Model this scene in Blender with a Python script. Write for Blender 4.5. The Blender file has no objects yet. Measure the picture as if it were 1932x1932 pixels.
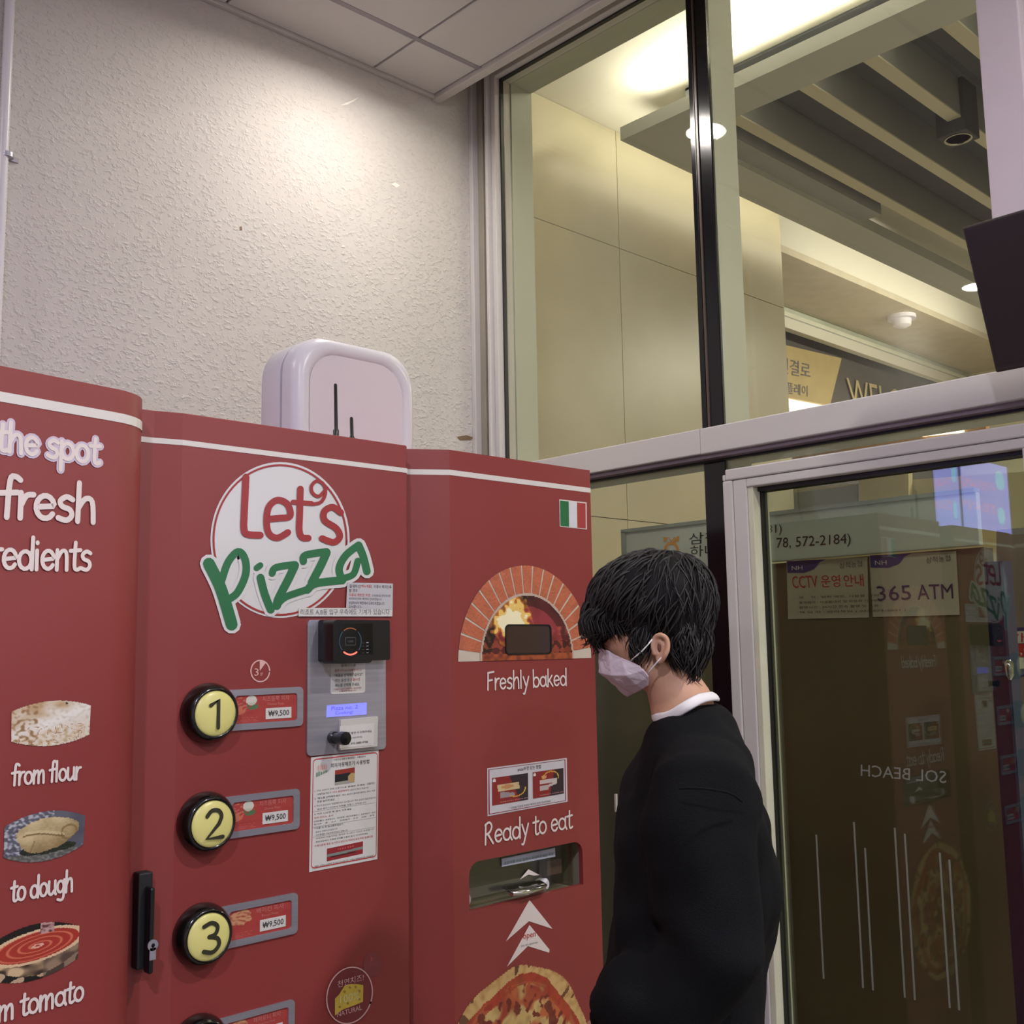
import bpy, bmesh, math, random
from mathutils import Vector, Matrix, noise
from mathutils.geometry import tessellate_polygon
random.seed(7)
sc = bpy.context.scene
# ---------------------------------------------------------------- camera, view, world, big lights
H = 1.45                                   # camera height; the camera stands at (0, 0, H)
YAW, PIT, ROL, F = math.radians(46.441), math.radians(7.170), math.radians(1.008), 2043.9
fw = Vector((math.cos(YAW)*math.cos(PIT), math.sin(YAW)*math.cos(PIT), math.sin(PIT)))
r0 = Vector((math.sin(YAW), -math.cos(YAW), 0)); d0 = fw.cross(r0)
RT = r0*math.cos(ROL) + d0*math.sin(ROL); DN = d0*math.cos(ROL) - r0*math.sin(ROL)
CAM = Vector((0, 0, H))
cd = bpy.data.cameras.new('camera'); cam = bpy.data.objects.new('camera', cd)
sc.collection.objects.link(cam); sc.camera = cam
M = Matrix((RT, -DN, -fw)).transposed().to_4x4(); M.translation = CAM
cam.matrix_world = M
cd.sensor_width = 36; cd.lens = 36*F/1932; cd.clip_start = 0.02
sc.view_settings.view_transform = 'Standard'; sc.view_settings.look = 'None'
sc.view_settings.gamma = 1; sc.view_settings.use_curve_mapping = False
sc.view_settings.exposure = 0.0
wd = bpy.data.worlds.new('world'); sc.world = wd; wd.use_nodes = True
wd.node_tree.nodes['Background'].inputs[0].default_value = (0.55, 0.56, 0.62, 1)
wd.node_tree.nodes['Background'].inputs[1].default_value = 0.15

def area(name, loc, size, energy, color, direction=(0, 0, -1), sy=None):
    l = bpy.data.lights.new(name, 'AREA'); l.energy = energy; l.color = color
    l.shape = 'RECTANGLE'; l.size = size; l.size_y = sy or size
    o = bpy.data.objects.new(name, l); sc.collection.objects.link(o)
    o.location = loc; o.rotation_euler = Vector(direction).to_track_quat('-Z', 'Y').to_euler()
    return o
COOL = (0.84, 0.86, 1.0); WARM = (1.0, 0.94, 0.82); NEU = (1.0, 0.95, 0.87)
# ceiling downlights: back-wall pair, the rest added as unseen fill (lenses are built further down)
LAMPS = [(1.862, 2.322, 9.5, NEU), (-0.764, 2.424, 13, NEU), (1.60, -0.35, 38, NEU), (-0.764, -0.35, 54, COOL), (-0.764, -2.7, 50, COOL), (1.60, -2.7, 38, COOL)]
for k, (lx, ly, e_, c_) in enumerate(LAMPS):
    l = area('downlight_glow', (lx, ly, H+1.9455), 0.132, e_, c_); l.data.shape = 'DISK'; l.data.spread = math.radians(165 if k == 0 else 180)
# lobby: cove strips, and unseen fill panels added to brighten it
area('cove_lamp', (3.80, 1.3, H+2.45), 3.4, 36, WARM, (-0.8, 0, 0.6), 0.05)
area('cove_lamp', (5.0, 3.14, H+2.44), 2.5, 6, WARM, (0, 1, 0.35), 0.05)
area('cove_lamp', (7.6, 3.16, H+2.44), 2.6, 17, WARM, (0, 1, 0.2), 0.05)
area('lobby_fill', (4.6, -0.5, H+2.15), 0.7, 80, WARM)
area('lobby_fill', (8.8, 3.0, H+2.30), 0.5, 60, WARM)
area('lobby_fill', (7.0, 1.4, H+2.30), 0.8, 75, WARM)

# ---------------------------------------------------------------- calibration helpers: a pixel to a point on a real plane
def ray(x, y): return fw + RT*((x-966)/F) + DN*((y-966)/F)
class Plane:
    """vertical or horizontal surface: origin o, normal n (towards the viewer)"""
    def __init__(s, o, n): s.o = Vector(o); s.n = Vector(n).normalized(); s.u = Vector((0, 0, 1)).cross(s.n).normalized() if abs(s.n.z) < .9 else Vector((1, 0, 0))
    def at(s, x, y, off=0.0):
        d = ray(x, y); o = s.o + s.n*off
        return CAM + d*((o-CAM).dot(s.n)/d.dot(s.n))
    def uz(s, x, y, off=0.0):
        p = s.at(x, y, off) - s.o; return p.dot(s.u), p.z + s.o.z
    def pt(s, u, z, off=0.0):
        p = s.o + s.u*u + s.n*off; return Vector((p.x, p.y, z))
def lin(c):
    return tuple(((v/255)/12.92 if v/255 <= .04045 else ((v/255+.055)/1.055)**2.4) for v in c)

# ---------------------------------------------------------------- materials
MATS = {}
def mat(name, rgb, rough=.6, metal=0, var=.06, scale=8, bump=0, bscale=60, emit=0, ecol=None, coat=0, stretch=None):
    if name in MATS: return MATS[name]
    m = bpy.data.materials.new(name); m.use_nodes = True; MATS[name] = m
    nt = m.node_tree; b = nt.nodes['Principled BSDF']
    c = lin(rgb)
    tc = nt.nodes.new('ShaderNodeTexCoord'); mp = nt.nodes.new('ShaderNodeMapping')
    nt.links.new(tc.outputs['Object'], mp.inputs[0])
    if stretch: mp.inputs['Scale'].default_value = stretch
    n = nt.nodes.new('ShaderNodeTexNoise'); n.inputs['Scale'].default_value = scale; n.inputs['Detail'].default_value = 4
    nt.links.new(mp.outputs[0], n.inputs['Vector'])
    r = nt.nodes.new('ShaderNodeValToRGB')
    r.color_ramp.elements[0].position = .3; r.color_ramp.elements[1].position = .7
    r.color_ramp.elements[0].color = (*[v*(1-var) for v in c], 1)
    r.color_ramp.elements[1].color = (*[min(1, v*(1+var)) for v in c], 1)
    nt.links.new(n.outputs[0], r.inputs[0]); nt.links.new(r.outputs[0], b.inputs['Base Color'])
    b.inputs['Roughness'].default_value = rough; b.inputs['Metallic'].default_value = metal
    if coat: b.inputs['Coat Weight'].default_value = coat; b.inputs['Coat Roughness'].default_value = .12
    if bump:
        n2 = nt.nodes.new('ShaderNodeTexNoise'); n2.inputs['Scale'].default_value = bscale; n2.inputs['Detail'].default_value = 3
        nt.links.new(mp.outputs[0], n2.inputs['Vector'])
        bp = nt.nodes.new('ShaderNodeBump'); bp.inputs['Strength'].default_value = bump; bp.inputs['Distance'].default_value = .01
        nt.links.new(n2.outputs[0], bp.inputs['Height']); nt.links.new(bp.outputs[0], b.inputs['Normal'])
    if emit:
        b.inputs['Emission Color'].default_value = (*lin(ecol or rgb), 1); b.inputs['Emission Strength'].default_value = emit
    return m
def col_mat(name, rough=.5, emit=0):
    if name in MATS: return MATS[name]
    m = bpy.data.materials.new(name); m.use_nodes = True; MATS[name] = m
    nt = m.node_tree; a = nt.nodes.new('ShaderNodeAttribute'); a.attribute_name = 'Col'
    b = nt.nodes['Principled BSDF']; nt.links.new(a.outputs['Color'], b.inputs['Base Color']); b.inputs['Roughness'].default_value = rough
    if emit: nt.links.new(a.outputs['Color'], b.inputs['Emission Color']); b.inputs['Emission Strength'].default_value = emit
    return m
def glass(name, tint, refl=1.0):
    m = bpy.data.materials.new(name); m.use_nodes = True; MATS[name] = m
    nt = m.node_tree; nt.nodes.remove(nt.nodes['Principled BSDF']); out = nt.nodes['Material Output']
    t = nt.nodes.new('ShaderNodeBsdfTransparent'); t.inputs[0].default_value = (*tint, 1)
    g = nt.nodes.new('ShaderNodeBsdfGlossy'); g.inputs['Roughness'].default_value = .0; g.inputs[0].default_value = (.9, .95, .92, 1)
    lw = nt.nodes.new('ShaderNodeLayerWeight'); lw.inputs[0].default_value = .5      # facing = 1 - cos
    pw = nt.nodes.new('ShaderNodeMath'); pw.operation = 'POWER'; pw.inputs[1].default_value = 5
    mu = nt.nodes.new('ShaderNodeMath'); mu.operation = 'MULTIPLY_ADD'; mu.inputs[1].default_value = .9*refl; mu.inputs[2].default_value = .043*refl; mu.use_clamp = True
    nt.links.new(lw.outputs['Facing'], pw.inputs[0])
    mx = nt.nodes.new('ShaderNodeMixShader')
    nt.links.new(pw.outputs[0], mu.inputs[0]); nt.links.new(mu.outputs[0], mx.inputs[0])
    nt.links.new(t.outputs[0], mx.inputs[1]); nt.links.new(g.outputs[0], mx.inputs[2]); nt.links.new(mx.outputs[0], out.inputs[0])
    return m
RED = mat('red_laminate', (140, 56, 54), .42, var=.03, scale=3, bump=.03, bscale=400)
STRIPE = mat('white_vinyl', (222, 216, 212), .35, var=.02)
INK = mat('ink_white', (228, 214, 210), .4, var=.02)
INKP = mat('ink_pink', (205, 130, 125), .45, var=.03)
WHITE = mat('sticker_white', (214, 211, 208), .5, var=.02)
BLACKINK = mat('ink_black', (38, 36, 38), .5)
GREYINK = mat('ink_grey', (96, 92, 96), .5)
REDINK = mat('ink_red', (190, 52, 50), .5)
GREEN = mat('ink_green', (40, 112, 66), .4, var=.05)
STEEL = mat('brushed_steel', (178, 176, 188), .36, .6, var=.08, scale=6, stretch=(1, 1, 30))
CHROME = mat('chrome', (210, 210, 210), .12, 1)
BLACKP = mat('black_plastic', (20, 20, 22), .28, var=.1)
BLACKM = mat('black_matte', (28, 28, 30), .6)
DARK = mat('dark_interior', (18, 18, 17), .6)
WPL = mat('white_plastic', (222, 218, 226), .3, var=.02)
FRAME = mat('white_aluminium', (202, 197, 197), .45, var=.02, scale=2)
REVEAL = mat('grey_green_aluminium', (186, 188, 176), .5, var=.02, scale=2)
GASK = mat('black_gasket', (22, 22, 24), .4)
WALLM = mat('textured_plaster', (206, 200, 196), .8, var=.03, scale=2.5)
CEIL = mat('ceiling_tile_paint', (208, 204, 202), .8, var=.015, scale=3)
TRIM = mat('ceiling_trim', (200, 194, 190), .6, var=.02)
SHAD = mat('shadow_gap', (60, 55, 62), .8)
STONE = mat('beige_stone', (190, 181, 154), .35, var=.07, scale=2.2)
LCEIL = mat('lobby_ceiling', (218, 214, 200), .8, var=.01)
COFF = mat('coffer_grey', (190, 191, 188), .7, var=.02)
TAN = mat('tan_edge', (206, 200, 182), .7, var=.02)
DWALL = mat('dark_fabric_wall', (92, 86, 82), .8, var=.04, scale=30)
GLASS = glass('window_glass', (.92, .93, .89), 1.0)
DGLASS = glass('door_glass', (.74, .78, .72), 1.6)

# plaster relief on the wall: droplets pressed flat
def plaster():
    nt = WALLM.node_tree; b = nt.nodes['Principled BSDF']
    tc = nt.nodes.new('ShaderNodeTexCoord'); mp = nt.nodes.new('ShaderNodeMapping'); nt.links.new(tc.outputs['Object'], mp.inputs[0])
    mp.inputs['Scale'].default_value = (1, 1, 1.35)
    n = nt.nodes.new('ShaderNodeTexNoise'); n.inputs['Scale'].default_value = 75; n.inputs['Detail'].default_value = 3; n.inputs['Distortion'].default_value = .3
    r = nt.nodes.new('ShaderNodeValToRGB'); r.color_ramp.elements[0].position = .50; r.color_ramp.elements[1].position = .78
    bp = nt.nodes.new('ShaderNodeBump'); bp.inputs['Strength'].default_value = .5; bp.inputs['Distance'].default_value = .006
    nt.links.new(mp.outputs[0], n.inputs['Vector']); nt.links.new(n.outputs[0], r.inputs[0]); nt.links.new(r.outputs[0], bp.inputs['Height']); nt.links.new(bp.outputs[0], b.inputs['Normal'])
plaster()

# ---------------------------------------------------------------- mesh builder
def tag(o, label=None, cat=None, group=None, kind=None):
    if label: o['label'] = label
    if cat: o['category'] = cat
    if group: o['group'] = group
    if kind: o['kind'] = kind
    return o
def setparent(o, p):
    if p is not None:
        o.parent = p; o.matrix_parent_inverse = PINV[p.name]
PINV = {}
def thing(name, loc, label, cat, group=None, kind=None):
    o = bpy.data.objects.new(name, None); sc.collection.objects.link(o); o.location = loc
    o.empty_display_size = .05
    PINV[o.name] = Matrix.Translation(Vector(loc)).inverted()
    return tag(o, label, cat, group, kind)
class MB:
    def __init__(s): s.v = []; s.f = []; s.c = []
    def add(s, vs, fs, col=None):
        k = len(s.v); s.v += [tuple(v) for v in vs]; s.f += [tuple(i+k for i in f) for f in fs]
        if col is not None: s.c += [col]*len(fs)
        return s
    def box(s, a, b):
        (x0, y0, z0), (x1, y1, z1) = a, b
        return s.add([(x0,y0,z0),(x1,y0,z0),(x1,y1,z0),(x0,y1,z0),(x0,y0,z1),(x1,y0,z1),(x1,y1,z1),(x0,y1,z1)],
                     [(3,2,1,0),(4,5,6,7),(0,1,5,4),(1,2,6,5),(2,3,7,6),(3,0,4,7)])
    def hexa(s, q, n):                       # quad q (4 points) thickened by vector n
        q = [Vector(p) for p in q]; n = Vector(n)
        return s.add(q + [p+n for p in q], [(3,2,1,0),(4,5,6,7),(0,1,5,4),(1,2,6,5),(2,3,7,6),(3,0,4,7)])
    def poly(s, pts, n=None):                # flat outline, optionally thickened
        pts = [Vector(p) for p in pts]; tri = tessellate_polygon([pts]); k = len(pts)
        s.add(pts, [tuple(t) for t in tri])
        if n is not None:
            n = Vector(n); s.add(pts + [p+n for p in pts], [(i, (i+1) % k, (i+1) % k+k, i+k) for i in range(k)] + [tuple(j+k for j in t) for t in tri])
        return s
    def holed(s, outer, hole, n):            # outline with a hole, thickened by n
        outer = [Vector(p) for p in outer]; hole = [Vector(p) for p in hole]; n = Vector(n)
        allp = outer + hole; tri = tessellate_polygon([outer, hole]); k = len(allp); a = len(outer)
        fs = [tuple(t) for t in tri] + [tuple(j+k for j in t) for t in tri]
        fs += [(i, (i+1) % a, (i+1) % a+k, i+k) for i in range(a)]
        fs += [(a+i, a+(i+1) % len(hole), a+(i+1) % len(hole)+k, a+i+k) for i in range(len(hole))]
        return s.add(allp + [p+n for p in allp], fs)
    def tube(s, pts, r, n=8, cap=True, flat=1.0, up=None):
        pts = [Vector(p) for p in pts]; rs = r if isinstance(r, (list, tuple)) else [r]*len(pts)
        k0 = len(s.v); prev = None
        for i, p in enumerate(pts):
            t = (pts[min(i+1, len(pts)-1)] - pts[max(i-1, 0)]).normalized()
            a = prev if prev is not None else (up or (Vector((0,0,1)) if abs(t.z) < .9 else Vector((1,0,0))))
            e = (a - t*a.dot(t)).normalized(); g = t.cross(e); prev = e
            for j in range(n):
                an = 2*math.pi*j/n; s.v.append(tuple(p + (e*math.cos(an) + g*math.sin(an)*flat)*rs[i]))
        for i in range(len(pts)-1):
            for j in range(n): s.f.append((k0+i*n+j, k0+i*n+(j+1) % n, k0+(i+1)*n+(j+1) % n, k0+(i+1)*n+j))
        if cap: s.f.append(tuple(k0+j for j in range(n))[::-1]); s.f.append(tuple(k0+(len(pts)-1)*n+j for j in range(n)))
        return s
    def rings(s, rings, cap=True):
        k0 = len(s.v); n = len(rings[0])
        for r in rings: s.v += [tuple(p) for p in r]
        for i in range(len(rings)-1):
            for j in range(n): s.f.append((k0+i*n+j, k0+i*n+(j+1) % n, k0+(i+1)*n+(j+1) % n, k0+(i+1)*n+j))
        if cap: s.f.append(tuple(k0+j for j in range(n))[::-1]); s.f.append(tuple(k0+(len(rings)-1)*n+j for j in range(n)))
        return s
    def lathe(s, o, ax, prof, n=32, up=Vector((0,0,1))):   # prof: (radius, height) along ax
        ax = Vector(ax).normalized(); up = Vector((1, 0, 0)) if abs(ax.z) > .9 else up; e = (up - ax*up.dot(ax)).normalized(); g = ax.cross(e); o = Vector(o)
        return s.rings([[o + ax*h + (e*math.cos(2*math.pi*j/n) + g*math.sin(2*math.pi*j/n))*max(r, 1e-4) for j in range(n)] for r, h in prof])
    def ell(s, c, R, ex, ey, ez, n=20, m=12):             # ellipsoid with axes
        c = Vector(c); rs = []
        for i in range(m+1):
            t = math.pi*i/m; t = min(max(t, .02), math.pi-.02)
            rs.append([c + ez*(-math.cos(t)*R[2]) + (ex*(math.cos(2*math.pi*j/n)*R[0]) + ey*(math.sin(2*math.pi*j/n)*R[1]))*math.sin(t) for j in range(n)])
        return s.rings(rs)
    def build(s, name, m, parent=None, smooth=False, label=None, kind=None, bevel=0, at=None):
        me = bpy.data.meshes.new(name)
        o3 = Vector(at) if at is not None else None
        if o3 is None and parent is None and s.v:
            xs = [v[0] for v in s.v]; ys = [v[1] for v in s.v]; zs = [v[2] for v in s.v]
            o3 = Vector(((min(xs)+max(xs))/2, (min(ys)+max(ys))/2, min(zs)))
        if o3 is None: o3 = Vector((0,0,0))
        me.from_pydata([tuple(Vector(v)-o3) for v in s.v], [], s.f)
        if s.c:
            ca = me.color_attributes.new('Col', 'FLOAT_COLOR', 'CORNER'); i = 0
            buf = []
            for p, c in zip(me.polygons, s.c): buf += list(c)*p.loop_total
            ca.data.foreach_set('color', buf)
        if not s.c:
            bm = bmesh.new(); bm.from_mesh(me); bmesh.ops.recalc_face_normals(bm, faces=bm.faces); bm.to_mesh(me); bm.free()
        if smooth:
            me.shade_smooth()
            if smooth != 'all': me.set_sharp_from_angle(angle=math.radians(40))
        me.materials.append(m)
        o = bpy.data.objects.new(name, me); sc.collection.objects.link(o); o.location = o3
        if parent is not None: setparent(o, parent)
        PINV[o.name] = Matrix.Translation(o3).inverted()
        if bevel:
            bv = o.modifiers.new('bevel', 'BEVEL'); bv.width = bevel; bv.segments = 2; bv.limit_method = 'ANGLE'; bv.angle_limit = math.radians(50)
        return tag(o, label, None, None, kind)
def struct(name, mb, m, parent=None, **k):
    o = mb.build(name, m, parent, **k)
    if parent is None: o['kind'] = 'structure'
    return o
def rrect(pl, u0, u1, z0, z1, r, off=0, seg=5, corners=(1,1,1,1)):   # rounded rect on a plane, BL BR TR TL
    pts = []
    for (cu, cz, a0, k) in ((u0+r, z0+r, 180, corners[0]), (u1-r, z0+r, 270, corners[1]), (u1-r, z1-r, 0, corners[2]), (u0+r, z1-r, 90, corners[3])):
        if k:
            for i in range(seg+1):
                a = math.radians(a0 + 90*i/seg); pts.append(pl.pt(cu+r*math.cos(a), cz+r*math.sin(a), off))
        else:
            a = math.radians(a0+45); pts.append(pl.pt(cu+r*(1 if math.cos(a) > 0 else -1), cz+r*(1 if math.sin(a) > 0 else -1), off))
    return pts
def bil(q, s, t):                            # q = BL, BR, TR, TL
    q = [Vector(p) for p in q]
    return (q[0]*(1-s)+q[1]*s)*(1-t) + (q[3]*(1-s)+q[2]*s)*t
# ---- type: Blender's own font, laid on a plane inside a quad (BL, BR, TR, TL given in world points)
TCACHE = {}; FONT = {}
def glyphs(txt, bold=0.0, mirror=False):
    bold = min(bold, .0)
    k = (txt, bold)
    if k not in TCACHE:
        if 'ob' not in FONT:
            FONT['cu'] = bpy.data.curves.new('t', 'FONT'); FONT['cu'].resolution_u = 2; FONT['ob'] = bpy.data.objects.new('t', FONT['cu'])
        FONT['cu'].body = txt; me = FONT['ob'].to_mesh()
        vs = [v.co.copy() for v in me.vertices]; fs = [tuple(p.vertices) for p in me.polygons]
        FONT['ob'].to_mesh_clear()
        if not vs: vs = [Vector((0,0,0)), Vector((1,0,0)), Vector((1,1,0))]; fs = [(0,1,2)]
        x0 = min(v.x for v in vs); x1 = max(v.x for v in vs); y0 = min(v.y for v in vs); y1 = max(v.y for v in vs)
        TCACHE[k] = ([((v.x-x0)/(x1-x0), (v.y-y0)/(y1-y0)) for v in vs], fs)
    vs, fs = TCACHE[k]
    return ([(1-s, t) for s, t in vs], fs) if mirror else (vs, fs)
def text(mb, txt, quad, bold=0.0, mirror=False):
    vs, fs = glyphs(txt, bold, mirror)
    return mb.add([bil(quad, s, t) for s, t in vs], fs)
def pq(pl, pts, off): return [pl.at(x, y, off) for x, y in pts]    # four pixels to a quad on a plane
# ---- handwritten stroke letters
def A_(cx, cy, rx, ry, a0, a1, n=14): return [(cx+rx*math.cos(math.radians(a0+(a1-a0)*i/n)), cy+ry*math.sin(math.radians(a0+(a1-a0)*i/n))) for i in range(n+1)]
HAND = {
 'a': (.95, [A_(.42,.48,.36,.44,40,400), [(.80,.98),(.78,.3),(.92,0)]]), 'b': (.9, [[(.1,1.6),(.12,0)], A_(.46,.46,.35,.44,160,-170)]),
 'd': (.95, [A_(.42,.46,.35,.44,30,390), [(.82,1.6),(.80,0)]]), 'e': (.85, [[(.1,.48),(.74,.56)]+A_(.43,.5,.34,.46,15,325)]),
 'f': (.62, [[(.70,1.5),(.52,1.62),(.33,1.45),(.26,0)], [(.0,.93),(.62,1.0)]]), 'g': (.92, [A_(.42,.5,.34,.42,40,400), [(.80,.98),(.76,-.2),(.55,-.5),(.15,-.42)]]),
 'h': (.88, [[(.12,1.6),(.10,0)], [(.11,.55),(.38,.96),(.66,.85),(.72,0)]]), 'i': (.34, [[(.12,.95),(.12,0)], [(.13,1.32),(.13,1.36)]]),
 'k': (.8, [[(.12,1.6),(.10,0)], [(.62,1.0),(.14,.42)], [(.28,.55),(.72,0)]]), 'l': (.34, [[(.12,1.6),(.12,0)]]),
 'm': (1.3, [[(.1,1),(.1,0)], [(.11,.55),(.36,.96),(.56,.82),(.58,0)], [(.58,.55),(.84,.96),(1.06,.82),(1.1,0)]]),
 'n': (.86, [[(.1,1),(.1,0)], [(.11,.55),(.38,.96),(.64,.85),(.68,0)]]), 'o': (.88, [A_(.43,.48,.36,.46,90,450)]),
 'p': (.9, [[(.1,1.0),(.08,-.6)], A_(.45,.48,.35,.44,160,-170)]), 'r': (.6, [[(.12,1),(.12,0)], [(.13,.5),(.32,.9),(.58,.96)]]),
 's': (.74, [[(.62,.88),(.38,.98),(.14,.80),(.22,.58),(.52,.46),(.60,.22),(.40,.02),(.08,.10)]]), 't': (.62, [[(.32,1.42),(.28,.25),(.42,.02),(.62,.10)], [(.02,.98),(.62,1.04)]]),
 'u': (.9, [[(.1,1),(.12,.2),(.38,.02),(.66,.3)], [(.74,1),(.74,.2),(.84,0)]]), 'y': (.82, [[(.08,1),(.38,.22)], [(.74,1),(.42,.05),(.22,-.5),(.05,-.5)]]),
 'F': (.85, [[(.15,1.5),(.1,0)], [(.12,1.5),(.8,1.58)], [(.12,.8),(.6,.86)]]), 'R': (.98, [[(.15,1.5),(.1,0)], [(.1,1.45),(.5,1.62),(.74,1.3),(.55,.9),(.14,.72)], [(.34,.76),(.86,0)]]),
 ' ': (.42, [])}
def smoothpts(p, n=5):
    if len(p) < 3: return p
    out = []
    for i in range(len(p)-1):
        a, b, c, d = [Vector(p[max(0, min(len(p)-1, j))]) for j in (i-1, i, i+1, i+2)]
        for k in range(n):
            t = k/n; out.append(tuple(.5*((2*b) + (c-a)*t + (2*a-5*b+4*c-d)*t*t + (3*b-a-3*c+d)*t**3)))
    out.append(tuple(p[-1])); return out
def stroke2d(pts, r, fn, mb, caps=True):      # polyline with a round pen, mapped by fn(x, y) to the world; each piece lies a hair above the last
    mb.lay = getattr(mb, 'lay', 0)
    p0 = Vector(pts[0][:2]); o0 = fn(*p0); d_ = 1e-3*max(1, abs(p0.x)*.01)
    nrm = (fn(p0.x+d_, p0.y)-o0).cross(fn(p0.x, p0.y+d_)-o0).normalized()
    if nrm.dot(CAM-o0) < 0: nrm = -nrm
    def put(vs, fs):
        mb.lay += 1; mb.add([v+nrm*(mb.lay*1.2e-5) for v in vs], fs)
    pts = [Vector((p[0], p[1])) for p in pts]; k = len(pts); L = []; Rr = []
    for i, p in enumerate(pts):
        t = pts[min(i+1, k-1)] - pts[max(0, i-1)]
        t = t.normalized() if t.length > 1e-9 else Vector((1, 0)); n = Vector((-t.y, t.x))
        L.append(p+n*r); Rr.append(p-n*r)
    put([fn(*p) for p in L+Rr], [(i, i+1, k+i+1, k+i) for i in range(k-1)])
    if caps:
        for p in (pts[0], pts[-1]):
            put([fn(p.x+r*math.cos(2*math.pi*j/10), p.y+r*math.sin(2*math.pi*j/10)) for j in range(10)], [tuple(range(10))])
def words(parent, m, txt, pl, p0, p1, xh, off, pen=.095, name='lettering', **k):    # one object per word
    hand(None, txt, pl, p0, p1, xh, off, pen, False, lambda mb: mb.build(name, m, parent, **k))
def hand(mb, txt, pl, p0, p1, xh, off, pen=.095, right=False, done=None):   # baseline from pixel p0 to p1, xh = x height in metres
    a = pl.at(*p0, off); b = pl.at(*p1, off)
    w = sum(HAND[c][0] for c in txt); ln = (b-a).length; sx = ln/w; e = (b-a)/ln; up = Vector((0,0,1))
    x = 0; mb = mb or MB()
    for c in txt:
        if c == ' ' and done: done(mb); mb = MB()
        for st in HAND[c][1]:
            q = smoothpts(st, 4) if len(st) < 12 else st
            # pen kept round: work in metres
            stroke2d([((x+px)*sx, py*xh) for px, py in q], pen*xh, lambda X, Y: a + e*X + up*Y, mb)
        x += HAND[c][0]
    if done: done(mb)
    return mb
def patch(name, fn, quad, nx, ny, m, parent, n=None, **k):           # printed picture: coloured grid from a python function
    mb = MB(); vs = [bil(quad, i/nx, j/ny) for j in range(ny+1) for i in range(nx+1)]; fs = []; cs = []
    for j in range(ny):
        for i in range(nx):
            c = fn((i+.5)/nx, (j+.5)/ny)
            if c is None: continue
            fs.append((j*(nx+1)+i, j*(nx+1)+i+1, (j+1)*(nx+1)+i+1, (j+1)*(nx+1)+i)); cs.append((*lin([max(0, min(255, v)) for v in c]), 1))
    mb.v = [tuple(v) for v in vs]; mb.f = fs; mb.c = cs
    return mb.build(name, m, parent, **k)
def nz(x, y, s=1, z=0): return noise.noise(Vector((x*s, y*s, z)))
def mix(a, b, t): t = max(0, min(1, t)); return [p+(q-p)*t for p, q in zip(a, b)]
PRINT = col_mat('printed_picture', .45)

# ================================================================ the room shell
XW, YW, ZC = 2.55, 2.815, H+1.95
XL, YB = -3.2, -4.2
struct('floor', MB().box((XL, YB, -.1), (11, 7, 0)), mat('floor_tile', (120, 114, 106), .4, var=.08, scale=3))
struct('floor_1', MB().box((2.705, -3, 0), (10.5, 7, .004)), mat('lobby_floor', (196, 190, 178), .25, var=.04, scale=2))
struct('wall_back', MB().box((XL, YW, 0), (XW, YW+.12, H+2.4)), WALLM)
struct('wall_left', MB().box((XL-.12, YB, 0), (XL, YW+.12, H+2.4)), WALLM)
struct('wall_front', MB().box((XL-.12, YB-.12, 0), (XW+.12, YB, H+2.4)), WALLM)
PWB = Plane((0, YW, 0), (0, -1, 0))
# ceiling: recessed panels between gaps, stopping short of the window wall
ce = struct('ceiling', MB().box((XL, YB, ZC+.035), (2.33, YW, ZC+.06)), SHAD)
xs = [2.325-.275] ; xt = [2.318, 2.052]
while xt[-1] > XL+.6: xt.append(xt[-1]-.551)
yt = [YW-.012, 2.560]
while yt[-1] > YB+.6: yt.append(yt[-1]-.551)
tile_me = {}
for i in range(len(xt)-1):
    for j in range(len(yt)-1):
        x1, x0, y1, y0 = xt[i], xt[i+1], yt[j], yt[j+1]
        g = .0045
        key = (round(x1-x0, 3), round(y1-y0, 3))
        o = MB().box((-(x1-x0)/2+g, -(y1-y0)/2+g*1.6, 0), ((x1-x0)/2-g, (y1-y0)/2-g*1.6, .02)) if key not in tile_me else None
        c = ((x0+x1)/2, (y0+y1)/2, ZC+.002*random.random())
        if o:
            t = o.build('ceiling_tile', CEIL, None, bevel=.003, at=(0,0,0)); tile_me[key] = t.data; t.location = c
        else:
            t = bpy.data.objects.new('ceiling_tile', tile_me[key]); sc.collection.objects.link(t); t.location = c
            bv = t.modifiers.new('bevel', 'BEVEL'); bv.width = .003; bv.segments = 2
        t.parent = ce; t.matrix_parent_inverse = Matrix.Translation(ce.location).inverted()
for j, y in enumerate(yt[1:-1]): MB().box((XL, y-.010, ZC-.001), (2.318, y+.010, ZC+.012)).build('tile_joint', mat('joint_strip', (150, 142, 148), .6), ce, kind='structure' if 0 else None)
struct('trim_1', MB().box((XL, YW-.018, ZC-.010), (2.345, YW, ZC+.012)), TRIM, bevel=.003)
struct('trim_2', MB().box((2.318, YB, ZC-.016), (2.352, YW, ZC+.035)).box((2.335, YB, ZC-.002), (2.362, YW, ZC+.05)), TRIM, bevel=.003)
struct('trim_3', MB().box((2.33, YB, H+2.16), (XW, YW, H+2.20)), mat('gap_soffit', (170, 158, 128), .8))
struct('trim_4', MB().box((2.30, YB, ZC+.05), (2.335, YW, H+2.2)), TRIM)
MBL = mat('lit_lens', (255, 250, 240), .4, emit=17)
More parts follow.
